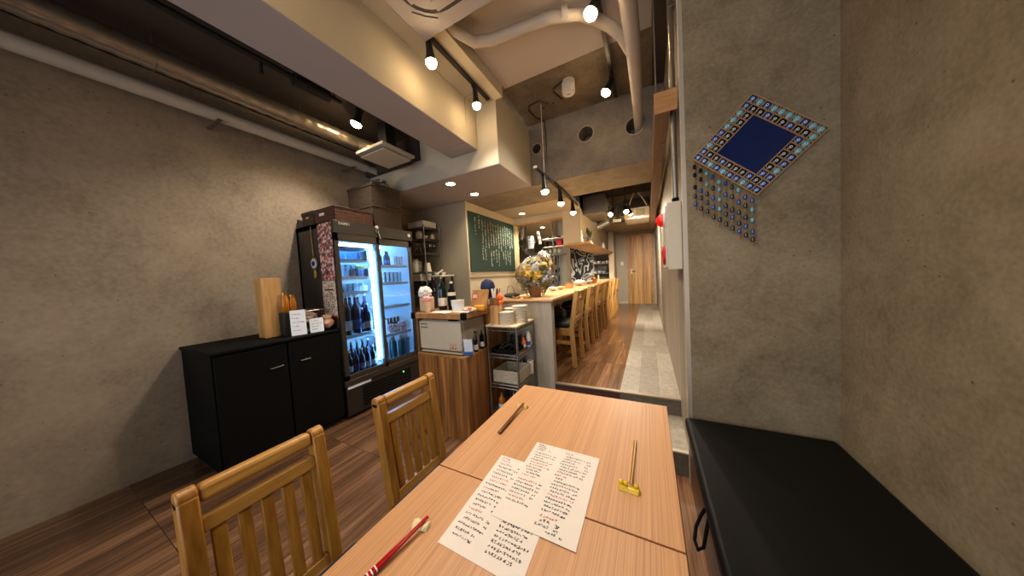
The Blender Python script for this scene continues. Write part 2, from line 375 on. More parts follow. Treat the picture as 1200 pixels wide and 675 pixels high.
# ------------------------------------------------------------------ setting
XL, XR = -3.25, .80          # dining room side walls
YB = -1.70                   # wall behind the camera
XC = .192                    # corridor side wall
YP = 1.81                    # concrete pier face
ZC = 3.15                    # raw ceiling
Y2 = 2.336                   # step up to the corridor
ZF = .281                    # corridor floor
YD = 8.68                    # far wall
struct('floor', MB().box(XL-.15,XR+.1,YB,YD+.1,-.1,0), M['floor'], smooth=False)
struct('floor_hall', MB().box(-1.26,-.245,Y2+.012,YD,.001,ZF), M['floor_hall'], smooth=False)
struct('floor_hall_tile', MB().box(-.245,XC,Y2+.012,YD,.001,ZF), M['tile'], smooth=False)
struct('floor_kitchen', MB().box(-3.25,-1.26,3.28,YD,.001,.16), M['riser_wood'], smooth=False)
st = struct('trim_step_riser', MB().box(-.82,-.245,Y2,Y2+.012,0,ZF-.012), M['riser_wood'], smooth=False)
struct('trim_step_nosing', MB().box(-.82,XC,Y2-.008,Y2+.03,ZF-.012,ZF+.003), M['nosing'], bevel=.003)
struct('trim_tile_riser', MB().box(-.245,XC,Y2,Y2+.012,.15,ZF-.012), M['tile_riser'], smooth=False)
struct('floor_tile_step', MB().box(-.245,XC,1.885,Y2,0,.15), M['tile'], smooth=False)
struct('trim_tile_step_riser', MB().box(-.245,XC,1.873,1.885,0,.142), M['tile_riser'], smooth=False)
struct('trim_tile_nosing', MB().box(-.245,XC,1.868,1.9,.142,.153), M['trim'], bevel=.003)
# walls
struct('wall_left', MB().box(XL-.1,XL,YB,3.25,0,3.2), M['concrete'], smooth=False)
struct('wall_right', MB().box(XR,XR+.1,YB,YP+.3,0,3.25), M['concrete_pier'], smooth=False)
WX0, WX1, WZ0, WZ1 = -3.0, .55, .25, 2.75     # shop window added behind the camera, unseen, for fill daylight
struct('wall_front', MB().box(XL-.1,WX0,YB-.1,YB,0,3.25).box(WX1,XR+.1,YB-.1,YB,0,3.25).box(WX0,WX1,YB-.1,YB,0,WZ0).box(WX0,WX1,YB-.1,YB,WZ1,3.25), M['beige_paint'], smooth=False)
wn = struct('added_window_1', MB().box(WX0,WX1,YB-.06,YB-.04,WZ0,WZ0+.05).box(WX0,WX1,YB-.06,YB-.04,WZ1-.05,WZ1).box(WX0,WX0+.05,YB-.06,YB-.04,WZ0,WZ1).box(WX1-.05,WX1,YB-.06,YB-.04,WZ0,WZ1).box(-1.25,-1.2,YB-.06,YB-.04,WZ0,WZ1), M['steel_dark'], smooth=False)
struct('added_window_pane', MB().box(WX0+.05,WX1-.05,YB-.053,YB-.047,WZ0+.05,WZ1-.05), glass('added_window_glass','#ffffff',.0,.0), wn, smooth=False)
struct('wall_right_pier', MB().box(XC+.012,XR,YP,2.3,0,3.25), M['concrete_pier'], smooth=False)
struct('wall_right_hall', MB().box(XC,XC+.012,1.84,YD+.1,0,3.25).box(XC+.012,XC+.1,2.3,YD+.1,0,3.25), M['hall_wall'], smooth=False)
struct('trim_pier_corner', MB().box(XC-.010,XC+.014,1.812,1.84,0,3.15), M['trim'], bevel=.002)
struct('wall_chalkboard', MB().box(-2.313-.12,-2.313,3.153,4.75,0,2.5), M['beige_light'], smooth=False)
struct('wall_back', MB().box(XL,-2.314,3.145,3.152,0,2.5), M['brown_grey'], smooth=False)
struct('wall_kitchen_left', MB().box(-3.35,-3.25,4.6,YD,0,2.9), M['kit_wall'], smooth=False)
struct('wall_kitchen_partition', MB().box(-3.25,-2.43,4.63,4.75,0,2.5), M['kit_wall'], smooth=False)
struct('wall_kitchen_lintel', MB().box(-2.313,-1.35,4.737,4.83,2.31,2.415), M['beige_light'], smooth=False)
struct('wall_kitchen_low', MB().box(-2.313,-1.35,4.737,4.83,0,1.0), M['beige_paint'], smooth=False)
struct('trim_kitchen_opening', MB().box(-2.315,-1.35,4.715,4.85,2.285,2.312), M['woodbox'], bevel=.002)
struct('trim_kitchen_jamb', MB().box(-2.335,-2.300,4.715,4.85,1.0,2.285), M['rack_board'], bevel=.002)
struct('wall_kitchen_back', MB().box(-3.3,-1.55,YD,YD+.1,0,2.9), M['swirl'], smooth=False)
struct('wall_far', MB().box(-1.55,XC,YD,YD+.1,0,3.0), M['beige_paint'], smooth=False)
struct('wall_kitchen_end', MB().box(-1.0,-.86,8.05,YD,0,2.6), M['beige_light'], smooth=False)
# ceilings and beams
struct('ceiling_concrete', MB().box(-1.3,XR,YB,3.2,ZC,ZC+.1), M['concrete_dark'], smooth=False)
struct('ceiling_board', MB().box(-1.195,.075,YB,2.395,ZC-.018,ZC-.001), M['white_paint'], smooth=False)
struct('ceiling_slot', MB().box(.085,XR,YB,3.15,ZC-.012,ZC-.001), M['dark_ceiling'], smooth=False)
struct('ceiling_soffit', MB().box(-1.515,-1.2,YB,2.35,3.03,3.2), M['beige_paint'], smooth=False)
struct('trim_soffit_edge', MB().box(-1.285,-1.197,YB,2.34,3.022,3.034), M['beige_light'], bevel=.002)
struct('ceiling_left', MB().box(XL,-1.6,YB,3.2,2.98,3.1), M['dark_ceiling'], smooth=False)
sb = struct('beam_soffit', MB().box(-1.855,-1.51,YB,2.33,2.607,3.05), M['beige_paint'], smooth=False)
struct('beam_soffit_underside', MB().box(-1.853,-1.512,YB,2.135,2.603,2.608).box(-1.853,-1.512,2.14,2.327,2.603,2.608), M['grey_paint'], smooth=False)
struct('beam_bulkhead', MB().box(-2.42,-1.275,Y2,3.16,2.419,3.12).box(XL,-2.42,Y2+.03,3.16,2.419,2.72), M['beige_paint'], smooth=False)
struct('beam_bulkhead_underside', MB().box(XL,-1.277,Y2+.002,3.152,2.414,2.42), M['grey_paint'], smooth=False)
struct('beam_dark_left', MB().box(XL,-2.3,2.30,2.36,2.70,3.0), M['dark_ceiling'], smooth=False)
# raw concrete beam with three sleeve holes: built as a grid of slabs around the round openings
HOLES = [(-.585,2.862,.082),(-.085,2.80,.085),(-1.185,2.856,.06)]
def holed_front(x0,x1,z0,z1,y,holes,depth=.25):
    bm = bmesh.new(); ev = []
    def loop(pts):
        vs = [bm.verts.new(p) for p in pts]
        return [bm.edges.new((vs[i],vs[(i+1)%len(vs)])) for i in range(len(vs))]
    ev += loop([(x0,y,z0),(x1,y,z0),(x1,y,z1),(x0,y,z1)]); m = MB()
    for cx,cz,r in holes:
        ring = [(cx+r*math.cos(2*PI*i/28), y, cz+r*math.sin(2*PI*i/28)) for i in range(28)]
        ev += loop(ring)
        back = [(p[0],y+depth,p[2]) for p in ring]
        m.add(ring+back, [(i,(i+1)%28,28+(i+1)%28,28+i) for i in range(28)] + [tuple(range(28,56))])
    bmesh.ops.triangle_fill(bm, use_beauty=True, use_dissolve=False, edges=ev)
    bm.verts.ensure_lookup_table()
    m.add([v.co[:] for v in bm.verts], [tuple(v.index for v in f.verts) for f in bm.faces]); bm.free()
    m.add([(x0,y,z0),(x1,y,z0),(x1,y+.79,z0),(x0,y+.79,z0),(x0,y,z1),(x1,y,z1),(x1,y+.79,z1),(x0,y+.79,z1)], [(0,3,2,1),(4,5,6,7),(1,2,6,5),(2,3,7,6),(3,0,4,7)])
    return m
bmh = MB()
bmh = holed_front(-2.43,XC,2.417,3.2,3.162,HOLES)
struct('beam_concrete', bmh, M['concrete_front'], smooth=False)
struct('beam_concrete_underside', MB().box(-2.43,XC,3.166,3.94,2.4135,2.4165), M['concrete_warm'], smooth=False)
for i,(cx,cz,r) in enumerate(HOLES):
    o = struct('trim_sleeve_ring', MB().lathe((cx,3.15,cz), [(r*.98,-.004+.012),(r*1.1,0+.008),(r*1.12,.014)], 28, 'Y', close=False), M['concrete'])
struct('ceiling_kitchen', MB().box(-3.35,-1.03,3.95,YD,2.417,2.5), M['beige_light'], smooth=False)
struct('ceiling_hall_pit', MB().box(-1.03,XC,3.95,6.9,2.98,3.05).box(-1.05,-1.03,3.95,6.9,2.5,2.98), M['dark_ceiling'], smooth=False)
struct('ceiling_hall_far', MB().box(-1.03,XC,6.6,YD,2.40,2.98), M['concrete_warm'], smooth=False)
# hood over the counter: plaster canopy hanging from the ceiling over a board
hd = struct('wall_hood', MB().box(-1.348,-1.03,4.737,8.05,1.825,2.98), M['beige_light'], smooth=False)
struct('trim_hood_board', MB().box(-1.352,-.872,4.733,8.06,1.795,1.825), M['hood_plate'], bevel=.003)
struct('trim_hood_cap', MB().box(-1.353,-.871,4.72,4.733,1.793,1.828), M['woodbox'], bevel=.002)
# far door
d = struct('door_1', MB().box(-.515,.085,YD-.035,YD-.001,ZF,2.275), M['door'], smooth=False)
struct('door_frame', MB().box(-.56,-.517,YD-.05,YD-.001,ZF,2.32).box(.087,.13,YD-.05,YD-.001,ZF,2.32).box(-.56,.13,YD-.05,YD-.001,2.277,2.32), M['beam_end'], d, bevel=.003)
struct('door_handle', MB().cbox((-.44,YD-.045,1.235),(.035,.02,.14)).tube([(-.44,YD-.05,1.25),(-.44,YD-.09,1.25),(-.33,YD-.09,1.25)],.011), M['chrome'], d)
sw = one('light_switch', MB().box(-.735,-.665,YD-.012,YD-.001,1.43,1.55), M['white'], 'small white switch plate on the far wall left of the wooden door', 'switch', bevel=.003)
obj('rocker', MB().cbox((-.70,YD-.014,1.49),(.03,.008,.06)), M['cream'], sw)
# timber box beam along the right wall
bt = thing('timber_boxing','long brown timber boxing running along the top of the right corridor wall','boxing',(.12,1.9,2.23))
obj('casing', MB().box(.061,.145,1.895,7.2,2.227,2.345), M['beam_wood'], bt, bevel=.002)
obj('end_board', MB().box(.061,XC-.012,1.883,1.895,2.226,2.347), M['beam_end'], bt, bevel=.0015, label='paler end board facing the dining room')
for y in (2.35,2.75,3.2,4.2): obj('bolt', MB().lathe((.125,y,2.225),[(.008,-.006),(.008,.004)],10), M['chrome'], bt)
# skirting bits
struct('baseboard_back', MB().box(-.80,-.565,YD-.012,YD-.001,ZF,ZF+.06), M['beige_light'], bevel=.002)

# ------------------------------------------------------------------ camera
cam = bpy.data.cameras.new('camera'); co = bpy.data.objects.new('camera', cam); C.objects.link(co)
co.matrix_world = Matrix(((0.88790377,0.03000872,0.45904943,0),(0.45654441,0.06511111,-0.88731491,0),(-0.0565164,0.9974267,0.04411209,1.30),(0,0,0,1)))
cam.sensor_fit = 'HORIZONTAL'; cam.sensor_width = 36; cam.lens = 310.69/1200*36; cam.clip_start = .02
bpy.context.scene.camera = co

# ------------------------------------------------------------------ dining tables
TZ = .72
def table(y0, y1, label):
    x0, x1 = -.604, .051; cx, cy = (x0+x1)/2, (y0+y1)/2
    t = thing('dining_table', label, 'table', (cx,cy,0), 'square dining tables pushed together')
    top = obj('tabletop', MB().box(x0,x1,y0,y1,TZ-.028,TZ), M['table'], t, bevel=.0015)
    obj('edge_band', MB().box(x0+.001,x1-.001,y0+.0005,y1-.0005,TZ-.027,TZ-.004), M['table_edge'], top)
    obj('pedestal', MB().tube([(cx,cy,.03),(cx,cy,TZ-.03)],.038,16), M['black'], t)
    obj('foot', MB().cbox((cx,cy,.02),(.40,.055,.03)).cbox((cx,cy,.02),(.055,.40,.03)), M['black'], t, bevel=.006)
    obj('top_plate', MB().cbox((cx,cy,TZ-.036),(.3,.3,.012)), M['black'], t)
    return t
table(.6035, 1.2505, 'square light wood dining table nearer the counter holding the bamboo chopsticks')
table(-.049, .600, 'square light wood dining table closest to the camera holding the red chopsticks')

# ------------------------------------------------------------------ handwriting
def glyph(mb, o, u, v, s, rng, t=.11, n=None):
    """a few brush strokes in a cell of size s at o, u right, v up; w = lift along the normal"""
    for k in range(n or rng.randint(3,6)):
        kind = rng.random()
        if kind < .45: a = (rng.uniform(0,.3), rng.uniform(.05,.95)); b = (rng.uniform(.6,.95), a[1]+rng.uniform(-.05,.15))
        elif kind < .75: a = (rng.uniform(.15,.85), rng.uniform(.65,1)); b = (a[0]+rng.uniform(-.1,.1), rng.uniform(0,.4))
        else: a = (rng.uniform(.3,.7), rng.uniform(.5,.9)); b = (a[0]+rng.choice((-.4,.4)), rng.uniform(0,.4))
        A = o + u*a[0]*s + v*a[1]*s; B = o + u*b[0]*s + v*b[1]*s
        d = (B-A); 
        if d.length < 1e-6: continue
        d.normalize(); nrm = u.cross(v); w = d.cross(nrm)*t*s*rng.uniform(.7,1.3)*.5
        mb.quad(A-w, B-w*.6, B+w*.6, A+w)
def menu(name, corner, ux, uy, w, h, label, layout, seed, z):
    """corner = top left; ux to the right, uy down the page"""
    rng = random.Random(seed); c = Vector((*corner,z)); u = Vector((*ux,0)).normalized(); d = Vector((*uy,0)).normalized()
    cx = c + u*w/2 + d*h/2
    s = thing(name, label, 'menu', (cx.x,cx.y,z), 'handwritten menus on the table')
    mb = MB(); N = 6
    P = [[c+u*w*i/N+d*h*j/N+Vector((0,0,.0005)) for i in range(N+1)] for j in range(N+1)]
    for j in range(N):
        for i in range(N): mb.quad(P[j][i],P[j+1][i],P[j+1][i+1],P[j][i+1])
    rim = [c, c+u*w, c+u*w+d*h, c+d*h]
    mb.add([p for p in rim]+[p+Vector((0,0,.0005)) for p in rim], [(3,2,1,0)]+[(i,(i+1)%4,4+(i+1)%4,4+i) for i in range(4)])
    obj('sheet', mb, M['paper'], s, smooth=False)
    k, r = MB(), MB(); lift = Vector((0,0,.0008))
    for (x0, y0, n, gap, size, red, num) in layout:
        for i in range(n):
            tgt = r if red else k
            if i == 0 and red == 2: tgt = r
            xx = x0 + i*size*1.02
            glyph(tgt, c+u*xx+d*(y0+size)+lift, u, -d, size*1.02, rng, .17)
        if num:
            glyph(k, c+u*num+d*(y0+size*1.2)+lift, u, -d, size*1.0, rng, .26, 3)
            glyph(k, c+u*(num+size*.8)+d*(y0+size*1.2)+lift, u, -d, size*.9, rng, .26, 3)
    obj('lettering', k, M['ink'], s, smooth=False, label='black handwriting')
    obj('lettering', r, M['red_ink'], s, smooth=False, label='orange red handwriting')
    return s
L1 = [(.012,.006,3,0,.0085,0,0),(.012,.017,5,0,.006,0,0),(.02,.025,4,0,.0055,0,.052),(.012,.031,4,0,.006,0,0)]
for i,(n,red,num) in enumerate([(9,0,.075),(9,0,.074),(5,0,0),(9,0,.073),(9,2,0),(8,2,.072),(7,0,.052),(7,0,0),(7,0,.056),(7,2,0)]): L1.append((.012+(i%3)*.003,.046+i*.0115,n,0,.0062,red,num))
for i,(n,red,num) in enumerate([(9,2,.072),(8,0,.07),(9,0,.07),(8,0,.068),(7,0,.067),(7,1,0),(9,0,.066)]): L1.append((.008,.168+i*.0125,n,0,.0066,red,num))
L1 += [(.105,.014,3,0,.008,1,0)]
for i,(n,red,num) in enumerate([(9,0,.175),(8,0,.178),(6,0,.172),(8,0,.176),(9,0,.174),(8,0,.172),(9,0,.17),(5,1,0),(3,0,0),(9,0,.168),(9,0,.166),(8,0,.167),(9,0,.165),(10,2,0),(9,0,.163),(8,0,.162),(9,0,.16),(9,0,.158)]): L1.append((.108-(i%4)*.002,.028+i*.0122,n,0,.0068,red,num))
L1 += [(.11,.252,6,0,.0072,2,0),(.112,.263,3,0,.0085,0,.15),(.105,.276,5,0,.007,0,.15),(.135,.287,4,0,.0065,0,.165)]
L2 = [(.012,.006,3,0,.0085,0,0),(.012,.017,5,0,.006,1,0)]
for i,(n,red,num) in enumerate([(6,0,.075),(8,0,.07),(8,0,0),(7,0,.07),(8,2,0),(8,1,0),(9,0,.07),(7,1,0),(8,0,.068),(8,0,.07),(7,0,.072),(6,0,.072),(6,2,0),(8,0,.075),(7,0,.076),(9,0,.074),(6,0,.06),(7,0,.06)]): L2.append((.012+(i%3)*.002,.03+i*.0142,n,0,.0068,red,num))
L2 += [(.115,.05,7,0,.0065,1,0)]
for i,(n,red,num) in enumerate([(8,0,.175),(8,0,.176),(8,0,.175),(8,0,.176),(6,0,.17),(9,1,.176),(7,0,0),(9,0,.18)]): L2.append((.112,.062+i*.0125,n,0,.0075,red,num))
L2 += [(.112,.166,7,0,.0085,0,.18),(.135,.177,3,0,.0125,1,.178)]
for i,n in enumerate([11,10,9,12,10,11,9]): L2.append((.108,.198+i*.0125,n,0,.0073,0,0))
menu('menu_sheet', (-.443,.716), (1,-.02), (.03,-1), .205, .306, 'handwritten paper menu partly under the other sheet, nearer the red chopsticks', L2, 3, TZ+.0004)
menu('menu_sheet', (-.360,.820), (1,-.015), (0,-1), .209, .305, 'handwritten paper menu lying on top, nearer the bamboo chopsticks', L1, 5, TZ+.0016)

# ------------------------------------------------------------------ chopsticks and rests
def stick(p0, p1, r0, r1, mat, label, bands=None, rests=None, sq=True):
    p0, p1 = Vector(p0), Vector(p1); t = thing('chopstick', label, 'chopstick', tuple(p0), 'chopsticks on the table')
    obj('shaft', MB().tube([p0,p1],[r0,r1],6 if sq else 10), mat, t)
    if bands:
        for f in bands:
            q = p0.lerp(p1,f); q2 = p0.lerp(p1,f+.012); rr = r0+(r1-r0)*f+.0003
            obj('band', MB().tube([q,q2],[rr,rr],8), M['white'], t, label='white ring')
    return t
zr = TZ+.012
stick((-.5200,.231,TZ+.0047),(-.4905,.438,zr+.003),.0046,.0024,M['red_stick'],'left one of the two red lacquered chopsticks on the near table',(.31,.345,.385))
stick((-.5125,.229,TZ+.0047),(-.4865,.437,zr+.003),.0046,.0024,M['red_stick'],'right one of the two red lacquered chopsticks on the near table',(.31,.345,.385))
stick((-.5125,.816,TZ+.0047),(-.5122,1.035,zr+.003),.0042,.0021,M['brown_stick'],'left one of the two dark brown chopsticks near the table corner')
stick((-.5050,.814,TZ+.0047),(-.5075,1.034,zr+.003),.0042,.0021,M['brown_stick'],'right one of the two dark brown chopsticks near the table corner')
stick((-.0625,.950,TZ+.0035),(-.0625,.732,zr+.004),.0035,.0018,M['bamboo'],'left one of the two bamboo chopsticks on the yellow rest')
stick((-.0550,.952,TZ+.0035),(-.0570,.732,zr+.004),.0035,.0018,M['bamboo'],'right one of the two bamboo chopsticks on the yellow rest')
def rest(c, ang, ln, mat, label, kind):
    """moulded rest: a saddle with two raised ends"""
    c = Vector(c); t = thing('chopstick_rest', label, 'chopstick rest', tuple(c), 'chopstick rests')
    u = Vector((math.cos(ang),math.sin(ang),0)); v = Vector((-u.y,u.x,0)); m = MB(); n = 13; rows = []
    for i in range(n):
        f = i/(n-1)*2-1; hgt = (.008 + .007*abs(f)**2) * math.sqrt(max(0.03,1-abs(f)**6)); wd = (.0115 + .003*abs(f)**2) * math.sqrt(max(0.03,1-abs(f)**8))
        row = []
        for j in range(9):
            a = PI*j/8; row.append(c + u*f*ln/2 + v*wd*math.cos(a) + Vector((0,0,.0002+hgt*math.sin(a))))
        rows.append(row)
    b = len(m.v)
    m.add([p for r in rows for p in r], [(i*9+j,(i+1)*9+j,(i+1)*9+j+1,i*9+j+1) for i in range(n-1) for j in range(8)] + [((i+1)*9,i*9,i*9+8,(i+1)*9+8) for i in range(n-1)] + [tuple(range(9)), tuple((n-1)*9+j for j in reversed(range(9)))])
    obj('saddle', m, mat, t)
    if kind == 'bumps':
        for k,f in enumerate((-.72,-.30,.62)): obj('bump', MB().ball(c+u*f*ln/2+v*.003+Vector((0,0,.0135)), .0065,(1,1,.8),2), mat, t)
    if kind == 'shell':
        obj('lobe', MB().ball(c-u*.012+v*.003+Vector((0,0,.006)),.011,(1,.75,.55),2,.15,4,2), mat, t)
        obj('lobe', MB().ball(c+u*.013-v*.004+Vector((0,0,.006)),.0085,(.8,1.25,.6),2,.15,4,5), mat, t)
    if kind == 'wing':
        obj('lobe', MB().ball(c-u*.016+Vector((0,0,.007)),.009,(1.3,.6,.5),2,.1,4,3), mat, t)
        obj('lobe', MB().ball(c+u*.016+Vector((0,0,.007)),.008,(.8,1.0,.7),2,.1,4,7), mat, t)
    return t
rest((-.497,.424,TZ), .25, .046, M['rest_white'], 'cream ceramic chopstick rest under the red chopsticks','shell')
rest((-.511,1.027,TZ), .05, .05, M['rest_gold'], 'pale gold chopstick rest under the dark brown chopsticks','wing')
rest((-.0625,.728,TZ), -.06, .056, M['yellow'], 'yellow glazed chopstick rest under the bamboo chopsticks','bumps')

# ------------------------------------------------------------------ dining chairs (face +x)
def make_dining_chair(label):
    t = thing('dining_chair', label, 'chair', (0,0,0), 'dining chairs along the table')
    W = .135   # half width between posts, centre to centre
    def bx(z): return -.075*max(0,(z-.20)/.65)**1.15 - .01
    for s in (-1,1):
        ps = [(bx(z), s*W, z) for z in (0,.2,.3,.40,.5,.60,.72,.832)]
        m = MB().sweep(ps,.034,.044)
        m.tube([(bx(.832),s*W-.017,.832),(bx(.832),s*W+.017,.832)],.021,14)
        obj('back_post', m, M['oak'], t, bevel=.004)
    obj('top_rail', MB().cbox((bx(.826),0,.826),(.036,2*W-.034,.044),0,0,-.16), M['oak_y'], t, bevel=.012, seg=3)
    obj('second_rail', MB().cbox((bx(.755),0,.755),(.026,2*W-.034,.036),0,0,-.16), M['oak_y'], t, bevel=.003)
    obj('lower_rail', MB().cbox((bx(.455),0,.455),(.024,2*W-.034,.03),0,0,-.16), M['oak_y'], t, bevel=.003)
    for i in range(5):
        y = (i-2)*.046
        obj('slat', MB().bar((bx(.46)+.002,y,.46),(bx(.745)+.002,y,.745),.027,.014,(1,0,0)), M['oak'], t, bevel=.002)
    se = obj('seat', MB().box(-.02,.40,-.19,.19,.405,.43), M['oak_y'], t, bevel=.006)
    obj('cushion', MB().box(.005,.40,-.185,.185,.431,.472), M['navy'], t, bevel=.016, seg=3)
    for s in (-1,1):
        obj('front_leg', MB().box(.35,.39,s*.165-.02,s*.165+.02,0,.406), M['oak'], t, bevel=.004)
        obj('side_rail', MB().box(.0,.36,s*.165-.011,s*.165+.011,.35,.405), M['oak_y'], t, bevel=.002)
        obj('stretcher', MB().box(-.03,.36,s*.165-.009,s*.165+.009,.17,.195), M['oak_y'], t, bevel=.002)
    obj('front_rail', MB().box(.355,.383,-.15,.15,.35,.405), M['oak_y'], t, bevel=.002)
    return t
ch = make_dining_chair('slatted oak dining chair with navy cushion, the one nearer the fridge and walnut cabinet')
ch.location = (-.885,.797,0)
dup(ch, (-.885,.302,0), 'slatted oak dining chair cut by the photo edge, nearest the camera')

# ------------------------------------------------------------------ bar chairs (face -x), stand on the corridor floor
def make_bar_chair(label):
    t = thing('bar_chair', label, 'chair', (0,0,0), 'oak chairs along the counter')
    W = .185
    def bx(z): return .0 + .075*max(0,(z-.42)/.42) + (.02*(.42-z)/.42 if z < .42 else 0)
    for s in (-1,1):
        m = MB().sweep([(bx(z), s*W, z) for z in (0,.40,.50,.83)],.042,.045)
        obj('back_post', m, M['oak_bar'], t, bevel=.004)
        obj('front_leg', MB().box(-.42,-.38,s*W-.02,s*W+.02,0,.40), M['oak_bar'], t, bevel=.003)
        obj('side_rail', MB().box(-.39,.0,s*W-.012,s*W+.012,.345,.40), M['oak_bar'], t, bevel=.002)
        obj('stretcher', MB().box(-.39,.005,s*W-.011,s*W+.011,.245,.28), M['oak_bar'], t, bevel=.002)
    z0, z1 = .715, .82
    m = MB(); y0, y1 = -W+.021, W-.021
    for a,b,c,d in ((y0,y1,z0,.74),(y0,y1,.785,z1),(y0,-.055,.74,.785),(.055,y1,.74,.785)):
        m.cbox((bx((c+d)/2),(a+b)/2,(c+d)/2),(.024,b-a,d-c),0,0,.17)
    obj('top_rail', m, M['oak_bar'], t, label='top rail with a slotted hand hold')
    obj('bottom_rail', MB().cbox((bx(.50),0,.50),(.024,y1-y0,.055),0,0,.17), M['oak_bar'], t, bevel=.002)
    for y in (-.085,0,.085): obj('slat', MB().bar((bx(.52),y,.52),(bx(.72),y,.72),.03,.014,(1,0,0)), M['oak_bar'], t, bevel=.002)
    obj('seat', MB().box(-.42,.0,-.2,.2,.40,.42), M['oak_bar'], t, bevel=.005)
    obj('cushion', MB().box(-.41,-.03,-.185,.185,.421,.475), M['black_matt'], t, bevel=.02, seg=3)
    return t
bc = make_bar_chair('oak bar chair at the counter, first from the step'); bc.location = (-.755,2.985,ZF)
for i in range(1,7):
    dup(bc, (-.755,2.985+.71*i,ZF), 'oak bar chair at the counter, %s from the step' % ORD[i])
# black bags lying on the first and second chair
for i,(y,sx) in enumerate(((2.98,.17),(3.70,.15))):
    b = thing('handbag', 'slumped black bag on the seat of the %s bar chair from the step' % ORD[i], 'bag', (-1.0,y,ZF+.476), 'bags left on the bar chairs')
    obj('body', MB().ball((-1.0,y,ZF+.562),.11,(1.2,1.2,.62),3,.16,2.2,i+3), M['black_matt'], b)
    obj('flap', MB().cbox((-.885,y,ZF+.555),(.012,.17,.07),0,0,-.25), M['leather'], b, bevel=.004)
    obj('strap', MB().tube([(-.96,y-.10,ZF+.60),(-.95,y-.05,ZF+.65),(-.95,y+.03,ZF+.655),(-.96,y+.10,ZF+.60)],.008,8), M['leather'], b)

# ------------------------------------------------------------------ bench on the right
bn = thing('bench', 'long black leatherette bench with wooden base along the right wall', 'bench', (.45,.4,0))
obj('base', MB().box(.186,XR-.02,-1.3,1.80,0,.36), M['bench_wood'], bn, bevel=.003)
obj('cushion', MB().box(.163,XR-.02,-1.3,1.797,.362,.425), M['leather'], bn, bevel=.02, seg=4)
lp = [(.175+.0*a,1.155+.0*a,.365) for a in (0,)]
pts = [Vector((.165,1.180,.372)), Vector((.150,1.175,.345)), Vector((.130,1.145,.318)), Vector((.120,1.105,.302)), Vector((.126,1.070,.300)), Vector((.142,1.070,.315)), Vector((.156,1.105,.345)), Vector((.168,1.135,.372))]
obj('pull_strap', MB().tube(pts,.006,8), M['black'], bn, label='black loop strap hanging under the cushion')

# ------------------------------------------------------------------ beaded wall hanging on the pier
hg = thing('wall_hanging', 'diamond shaped blue glass bead hanging with dangling strands on the concrete pier', 'wall hanging', (.49,1.80,1.885))
hc = Vector((.492,1.799,1.886)); A_ = Vector((1,0,1)).normalized(); B_ = Vector((1,0,-.92)).normalized(); pit = .0362; NN = 10
org = Vector((.232,1.800,1.886))
def HP(i,j,y=0): return org + A_*pit*i + B_*pit*j + Vector((0,y,0))
obj('backing', MB().prism([HP(0,0,-.003),HP(NN,0,-.003),HP(NN,NN,-.003),HP(0,NN,-.003)],(0,-.006,0)), M['deco_back'], hg)
fm = MB()
for i in range(NN+1):
    for lo,hi in ((0,NN),) if i in (0,1,2,NN-2,NN-1,NN) else ((0,2),(NN-2,NN)):
        fm.bar(HP(i,lo,-.011),HP(i,hi,-.011),.0045,.010,(0,1,0)); fm.bar(HP(lo,i,-.011),HP(hi,i,-.011),.0045,.010,(0,1,0))
obj('copper_grid', fm, M['copper'], hg, smooth=False)
proto = {}
def bead(i,j,ci):
    mat = M[['bead_blue','bead_black','bead_aqua'][ci]]; c = HP(i+.5,j+.5,-.012)
    if ci not in proto:
        m = MB().lathe((0,0,0),[(.0150,.002),(.0150,-.003),(.012,-.005)],16,'Y'); 
        o = obj('glass_bead', m, mat, hg); e = obj('bead_eye', MB().lathe((0,0,0),[(.0068,-.0045),(.006,-.0062),(.003,-.0066)],12,'Y'), M['bead_white'], o)
        e2 = obj('bead_pupil', MB().lathe((0,0,0),[(.0032,-.0064),(.002,-.0076)],10,'Y'), M['bead_black'], o)
        for q in (o,): 
            # meshes were built around the world origin: shift data back to local
            pass
        for q in (o,e,e2):
            for v in q.data.vertices: v.co += Vector(hg.location)
        proto[ci] = (o,e,e2); o.location = c-Vector(hg.location); return
    o = proto[ci][0].copy(); C.objects.link(o); o.location = c-Vector(hg.location)
    for e in proto[ci][1:]:
        q = e.copy(); C.objects.link(q); q.parent = o
for i in range(NN):
    for j in range(NN):
        if 2 <= i < NN-2 and 2 <= j < NN-2: continue
        edge = i in (0,NN-1) or j in (0,NN-1)
        bead(i,j, (0 if R.random()<.45 else 2) if edge else (1 if R.random()<.75 else 0))
obj('centre_glass', MB().prism([HP(2.08,2.08,-.006),HP(NN-2.08,2.08,-.006),HP(NN-2.08,NN-2.08,-.006),HP(2.08,NN-2.08,-.006)],(0,-.008,0)), M['centre_glass'], hg, label='large dark blue glass square in the middle')
for k in range(10):
    p = HP(0,k+.35,-.008); ln = .27 + .012*math.sin(k*2.1)
    cd = obj('strand', MB().tube([p,p+Vector((0,0,-ln*.5)),p+Vector((.004*math.sin(k),0,-ln))],.0032,6), M['cord'], hg)
    for q in range(5):
        zz = .035+q*.052+R.uniform(-.008,.008)
        if zz > ln: continue
        obj('strand_bead', MB().lathe(p+Vector((0,0,-zz)),[(.003,-.013),(.0082,-.008),(.0082,.008),(.003,.013)],8), M[R.choice(['bead_black','bead_aqua','bead_blue','bead_black'])], cd)

